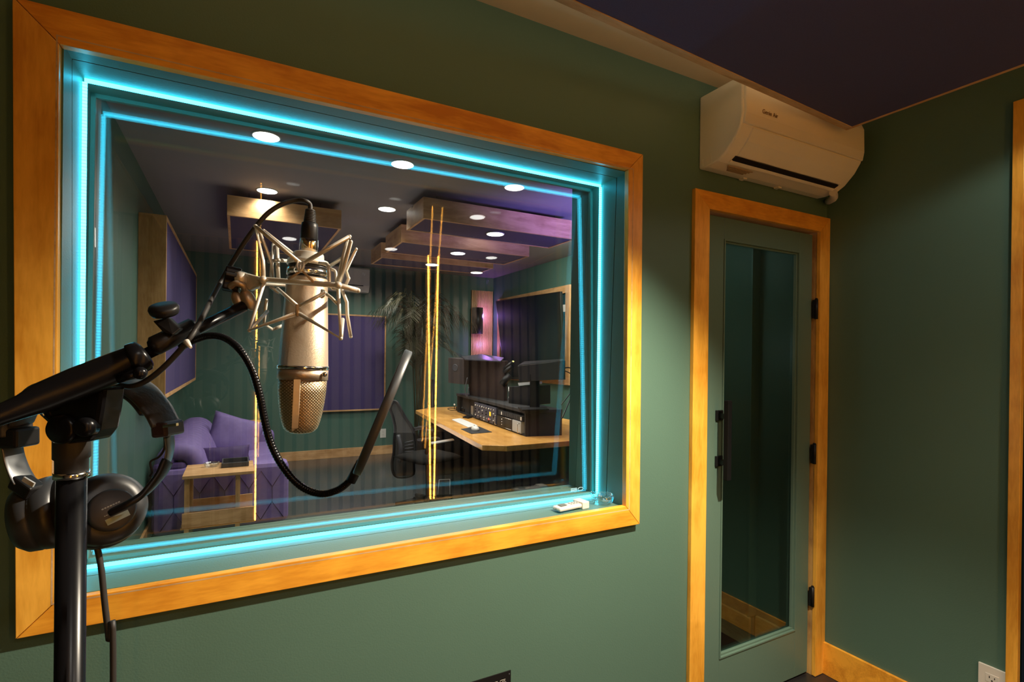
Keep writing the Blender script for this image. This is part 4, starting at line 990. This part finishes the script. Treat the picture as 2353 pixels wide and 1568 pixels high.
# star knob
cK = D(514,640,.575); aK = (RT*-.85+UP*.15-fw*.5).normalized(); uK = (UP-aK*UP.dot(aK)).normalized(); vK = aK.cross(uK)
star=[]
for i in range(40):
    a = 2*math.pi*i/40; rr = R(25,.575)*(1+.28*math.cos(5*a)); star.append(cK+uK*math.cos(a)*rr+vK*math.sin(a)*rr)
G().slab(star,-aK*.016).build('clamp_knob',BLACK,sm,.002)
G().lathe(cK-aK*.016,-aK,[(0,R(17,.575)),(.004,R(19,.575)),(.006,R(15,.575))],24).build('knob_washer',CHROME,sm)
G().lathe(D(541,640,.575),(RT*.8+fw*.3),[(0,R(15,.575)),(.006,R(18,.575)),(.012,R(14,.575))],24).build('pivot_disc',NICKELW,sm)
G().tube(curve([D(528,660,.57),D(540,652,.568),D(556,655,.57),D(562,668,.575),D(558,680,.58)],5),R(7,.57),10).build('swivel_arm',NICKEL,sm)
for px,py,rx in ((549,693,15),(571,690,17)):
    G().ball(D(px,py,.578),R(rx,.578),R(rx,.578),R(26,.578),18,(RT,fw,(UP*.93-RT*.3).normalized())).build('swivel_shell',NICKEL,sm)

# ------------------------------------------------------------------ boom stand
st = thing('microphone_stand','black boom microphone stand at the left, carrying microphone and headphones','microphone stand',Vector((D(170,1200,.5).x,D(170,1200,.5).y,0)))
bx = [(-170,1020,.40,22),(-60,978,.42,23),(0,954,.43,24),(55,933,.44,28),(95,915,.45,35),(180,880,.465,37),(250,852,.478,36),(310,826,.488,33),(322,821,.49,30)]
G().tube([D(x,y,t) for x,y,t,r in bx],[R(r,t) for x,y,t,r in bx],24).build('boom_grip',BLACKM,st)
G().tube([D(318,823,.49),D(560,704,.575)],[R(13.5,.49),R(13,.57)],18).build('boom_tube',BLACKM,st)
G().tube([D(302,829,.486),D(308,827,.487),D(330,817,.491),D(334,815,.492)],[R(36,.486),R(38,.487),R(36,.49),R(30,.49)],24).build('clutch_collar',BLACKM,st)
G().ball(D(322,858,.475),R(15,.475),seg=14).build('clutch_knob',BLACKM,st)
G().tube([D(270,873,.47),D(322,858,.475)],R(9,.47),10).build('clutch_lever',BLACKM,st)
G().slab([D(x,y,.475) for x,y in ((78,948),(240,888),(233,940),(224,990),(205,1016),(150,1022),(125,1006),(108,975))],fw*.028).build('hub_bracket',BLACKM,st,.004)
G().lathe(D(152,985,.478),-fw,[(0,R(34,.478)),(.006,R(34,.478)),(.009,R(28,.478)),(.009,R(2,.478))],32).build('tension_disc',BLACKM,st)
G().lathe(D(207,980,.478),-fw,[(0,R(24,.478)),(.008,R(22,.478)),(.012,R(14,.478))],28).build('tension_knob',BLACKM,st)
G().lathe(D(124,935,.475),-fw,[(0,R(11,.475)),(.003,R(9,.475)),(.004,R(2,.475))],16).build('rivet',BLACKM,st)
G().tube([D(84,930,.472),D(102,957,.472)],R(3,.47),8).build('set_screw',CHROME,st)
pt = D(165,1088,.50); pl_ = pt.copy(); 
def pole(z): return Vector((pt.x,pt.y,z))
G().tube([D(166,1000,.50),D(165,1010,.50),D(165,1052,.50),D(165,1056,.50),pt],[R(34,.5),R(35,.5),R(35,.5),R(31,.5),R(31,.5)],24).build('pole_clutch',RUBBER,st)
G().tube([pole(pt.z+.002),pole(pt.z-.004)],R(34,.5),28).build('collar_ring',CHROME,st)
G().tube([pole(pt.z-.004),pole(.02)],R(28.5,.5),24).build('pole',BLACKM,st)
G().lathe(pole(0),(0,0,1),[(0,.15),(.012,.15),(.022,.13),(.030,.03),(.06,.018)],40).build('base',BLACKM,st)

# ------------------------------------------------------------------ pop filter on gooseneck
pf = thing('pop_filter','black gooseneck pop filter clamped to the boom, its disc seen edge-on','pop filter',D(400,780,.50))
G().tube([D(352,797,.498),D(356,795,.498),D(444,752,.525),D(448,750,.525)],[R(18,.5),R(23,.5),R(23,.5),R(18,.5)],12).build('clamp_body',BLACK,pf)
G().slab([D(350,738,.495),D(386,729,.500),D(414,756,.500),D(396,770,.495),D(372,762,.495)],fw*.006).build('clamp_bracket',BLACK,pf,.001)
aU = (UP*.82-fw*.45+RT*.03).normalized()
G().lathe(D(380,722,.498),aU,[(0,R(27,.5)),(.0025,R(30,.5)),(.006,R(31,.5)),(.0085,R(28,.5)),(.0085,R(3,.5))],32).build('clamp_knob',BLACK,pf)
G().tube([D(380,722,.500),D(383,770,.502)],R(5,.5),12).build('clamp_screw',CHROME,pf)
G().tube([D(428,786,.497),D(439,799,.493)],[R(8,.49),R(3,.49)],10).build('screw_tip',WHITE_P,pf)
gp = curve([D(*p) for p in [(415,800,.505),(430,790,.505),(452,780,.505),(482,772,.505),(515,777,.505),(549,802,.50),(578,848,.50),(596,905,.50),(607,960,.50),(622,1018,.50),(650,1073,.50),(690,1117,.50),(735,1135,.50),(775,1127,.50),(803,1106,.50),(815,1090,.50)]],26)
G().tube(gp,[R(8.6 if (i%3) else 7.6,.5) for i in range(len(gp))],10).build('gooseneck',BLACKM,pf)
G().tube([D(806,1107,.5),D(830,1062,.5)],[R(11.5,.5),R(11.5,.5)],14).build('ferrule',BLACK,pf)
d0_ = D(822,1085,.50); d1_ = D(940,806,.50); dc = (d0_+d1_)/2; dd = (d1_-d0_).normalized(); rad = (d1_-d0_).length/2
view = (dc-CAM).normalized(); dn = dd.cross(view).normalized(); dn = dn.normalized(); tk = R(10.5,.5)
G().lathe(dc-dn*tk*.9,dn,[(0,rad*.86),(0,rad*.98),(tk*.2,rad),(tk*1.6,rad),(tk*1.8,rad*.98),(tk*1.8,rad*.86)],64).build('hoop',mat('hoop_metal',(.07,.075,.08),.45,.4),pf)
G().lathe(dc-dn*tk*.15,dn,[(0,rad*.88),(tk*.3,rad*.88)],48).build('screen_mesh',BLACKR,pf)

# ------------------------------------------------------------------ headphones
hp = thing('headphones','black over-ear studio headphones hanging from the boom stand','headphones',D(200,1240,.56))
TH = .57
def ribbon(pts,hw,ht,m,name,parent,wdir=None,taper=None):
    P = curve(pts,7); n_ = len(P); vs=[]; wd = (wdir or (fw*.9+UP*.25)).normalized(); K = 12
    for i,p in enumerate(P):
        tg = (P[min(i+1,n_-1)]-P[max(i-1,0)]).normalized(); w_ = (wd-tg*wd.dot(tg)).normalized(); h_ = tg.cross(w_)
        tp = taper(i/(n_-1)) if taper else 1
        for k in range(K):
            a = 2*math.pi*k/K; c_,s_ = math.cos(a),math.sin(a)
            vs.append(p+w_*(math.copysign(abs(c_)**.6,c_)*hw*tp)+h_*(math.copysign(abs(s_)**.8,s_)*ht))
    fs=[(i*K+k,i*K+(k+1)%K,(i+1)*K+(k+1)%K,(i+1)*K+k) for i in range(n_-1) for k in range(K)]+[tuple(range(K))[::-1],tuple((n_-1)*K+k for k in range(K))]
    return G().add(vs,fs,True).build(name,m,parent)
hbp = [(37,1000,TH),(40,965,TH),(62,925,TH),(105,885,TH+.01),(165,862,TH+.02),(225,862,TH+.02),(280,876,TH+.01),(325,900,TH),(360,938,TH-.004),(383,978,TH-.006)]
ribbon([D(*p) for p in hbp],.019,.0042,mat('leatherette',(.035,.034,.034),.42,noise=.2,bump=.3,bscale=200),'headband',hp)
ribbon([D(x+(205-x)*.05,y+9,t) for x,y,t in hbp[1:-1]],.016,.0045,RUBBER,'headband_pad',hp)
G().obox(D(386,985,TH-.006),RT+UP*.1,(UP-RT*.1),fw,R(18,TH),R(17,TH),.016).build('end_cap',mat('maroon_black',(.03,.014,.013),.35),hp,.003)
G().obox(D(392,978,TH-.022),RT+UP*.15,(UP-RT*.1),fw,R(15,TH),R(3,TH),.002).build('end_cap_trim',CHROME,hp)
G().obox(D(36,1005,TH),RT,UP,fw,R(30,TH),R(22,TH),.015).build('end_cap',BLACK,hp,.003)
STE = mat('dark_steel',(.16,.17,.18),.35,.9)
ribbon([D(388,1000,TH-.004),D(391,1030,TH),D(384,1062,TH),D(368,1090,TH-.006)],.008,.0012,STE,'slider',hp)
ribbon([D(28,1025,TH),D(34,1055,TH),D(45,1085,TH),D(58,1108,TH)],.012,.0012,STE,'slider',hp)
G().tube(curve([D(378,1005,TH),D(378,1030,TH),D(366,1050,TH),D(346,1062,TH),D(350,1085,TH),D(345,1095,TH)],6),.0012,8).build('thin_lead',RUBBER,hp)
ribbon([D(385,1060,TH),D(368,1092,TH-.008),D(335,1130,TH-.022),D(300,1155,TH-.035),D(255,1178,TH-.04)],.010,.0035,BLACK,'yoke',hp,taper=lambda u:1.0-.4*u)
G().obox(D(62,1118,TH),(RT-UP*.7),(UP+RT*.5),fw,R(26,TH),R(15,TH),.010).build('hinge',BLACK,hp,.002)
G().obox(D(66,1108,TH-.012),(RT-UP*.6),(UP+RT*.5),fw,R(14,TH),R(5,TH),.001).build('hinge_plate',GREYL,hp)
def cup(c,ax,rs,name):
    ax = ax.normalized()
    q = G().lathe(c,ax,[(0,rs*.80),(.003,rs*.98),(.012,rs),(.020,rs*.97),(.022,rs*.93),(.024,rs*.96),(.034,rs*.93),(.042,rs*.78),(.044,rs*.60),(.044,rs*.02)],48).build(name,mat('cup_black',(.028,.030,.034),.38,noise=.1),hp)
    G().lathe(c,-ax,[(-.004,rs*.90),(.004,rs*.98),(.014,rs*.95),(.022,rs*.80),(.022,rs*.45),(.012,rs*.40),(.012,rs*.02)],40).build('ear_pad',mat('pad_vinyl',(.010,.010,.010),.5,bump=.4,bscale=80),q)
    return q
axr = RT*.68-fw*.62+UP*.12+UP*.2
cr_ = D(232,1178,.585); qc = cup(cr_,axr,.0405,'ear_cup'); axr=axr.normalized()
cc2 = cr_+axr*.040+(-UP*.004+RT*.002)
G().lathe(cc2,axr,[(0,.022),(.013,.0215),(.016,.019),(.016,.0005)],36).build('driver_cap',GREYP,qc)
# printed lines on cap
e1 = (RT*.9+UP*.45); e1 = (e1-axr*e1.dot(axr)).normalized(); e2 = axr.cross(e1).normalized()
tp_ = cc2+axr*.0165
if e2.dot(UP) < 0: e2 = -e2
PR = mat('cap_print',(.40,.44,.45),.5)
gpr = G()
for k in range(7): gpr.obox(tp_+e2*.0040+e1*(-.008+k*.0025),e1,e2,axr,.0009,.0007,.0002)
for k in range(11): gpr.obox(tp_-e2*.0035+e1*(-.009+k*.0018),e1,e2,axr,.0006,.0005,.0002)
gpr.build('small_print',PR,qc)
G().obox(tp_-e2*.0105,e1,e2,axr,.0105,.0032,.0003).build('metal_badge',mat('teal_badge',(.35,.47,.48),.35,.5),qc)
axl = (-RT*.80-fw*.40-UP*.15)
cup(D(150,1170,.60),axl,.041,'ear_cup')
G().tube(curve([D(72,1190,.57),D(60,1204,.57),D(58,1220,.57),D(72,1226,.57),D(92,1222,.58)],6),.0012,8).build('thin_lead',RUBBER,hp)
hc = G().tube(curve([D(215,1235,.57),D(224,1262,.57),D(233,1310,.57),D(240,1380,.57),D(250,1470,.57),D(260,1580,.57),Vector((D(262,1580,.57).x,D(262,1580,.57).y,.3)),Vector((D(262,1580,.57).x+.02,D(262,1580,.57).y,.02))],8),.0030,10).build('headphone_cord',RUBBER,None,label='black headphone cord hanging straight down beside the stand pole',cat='cable')
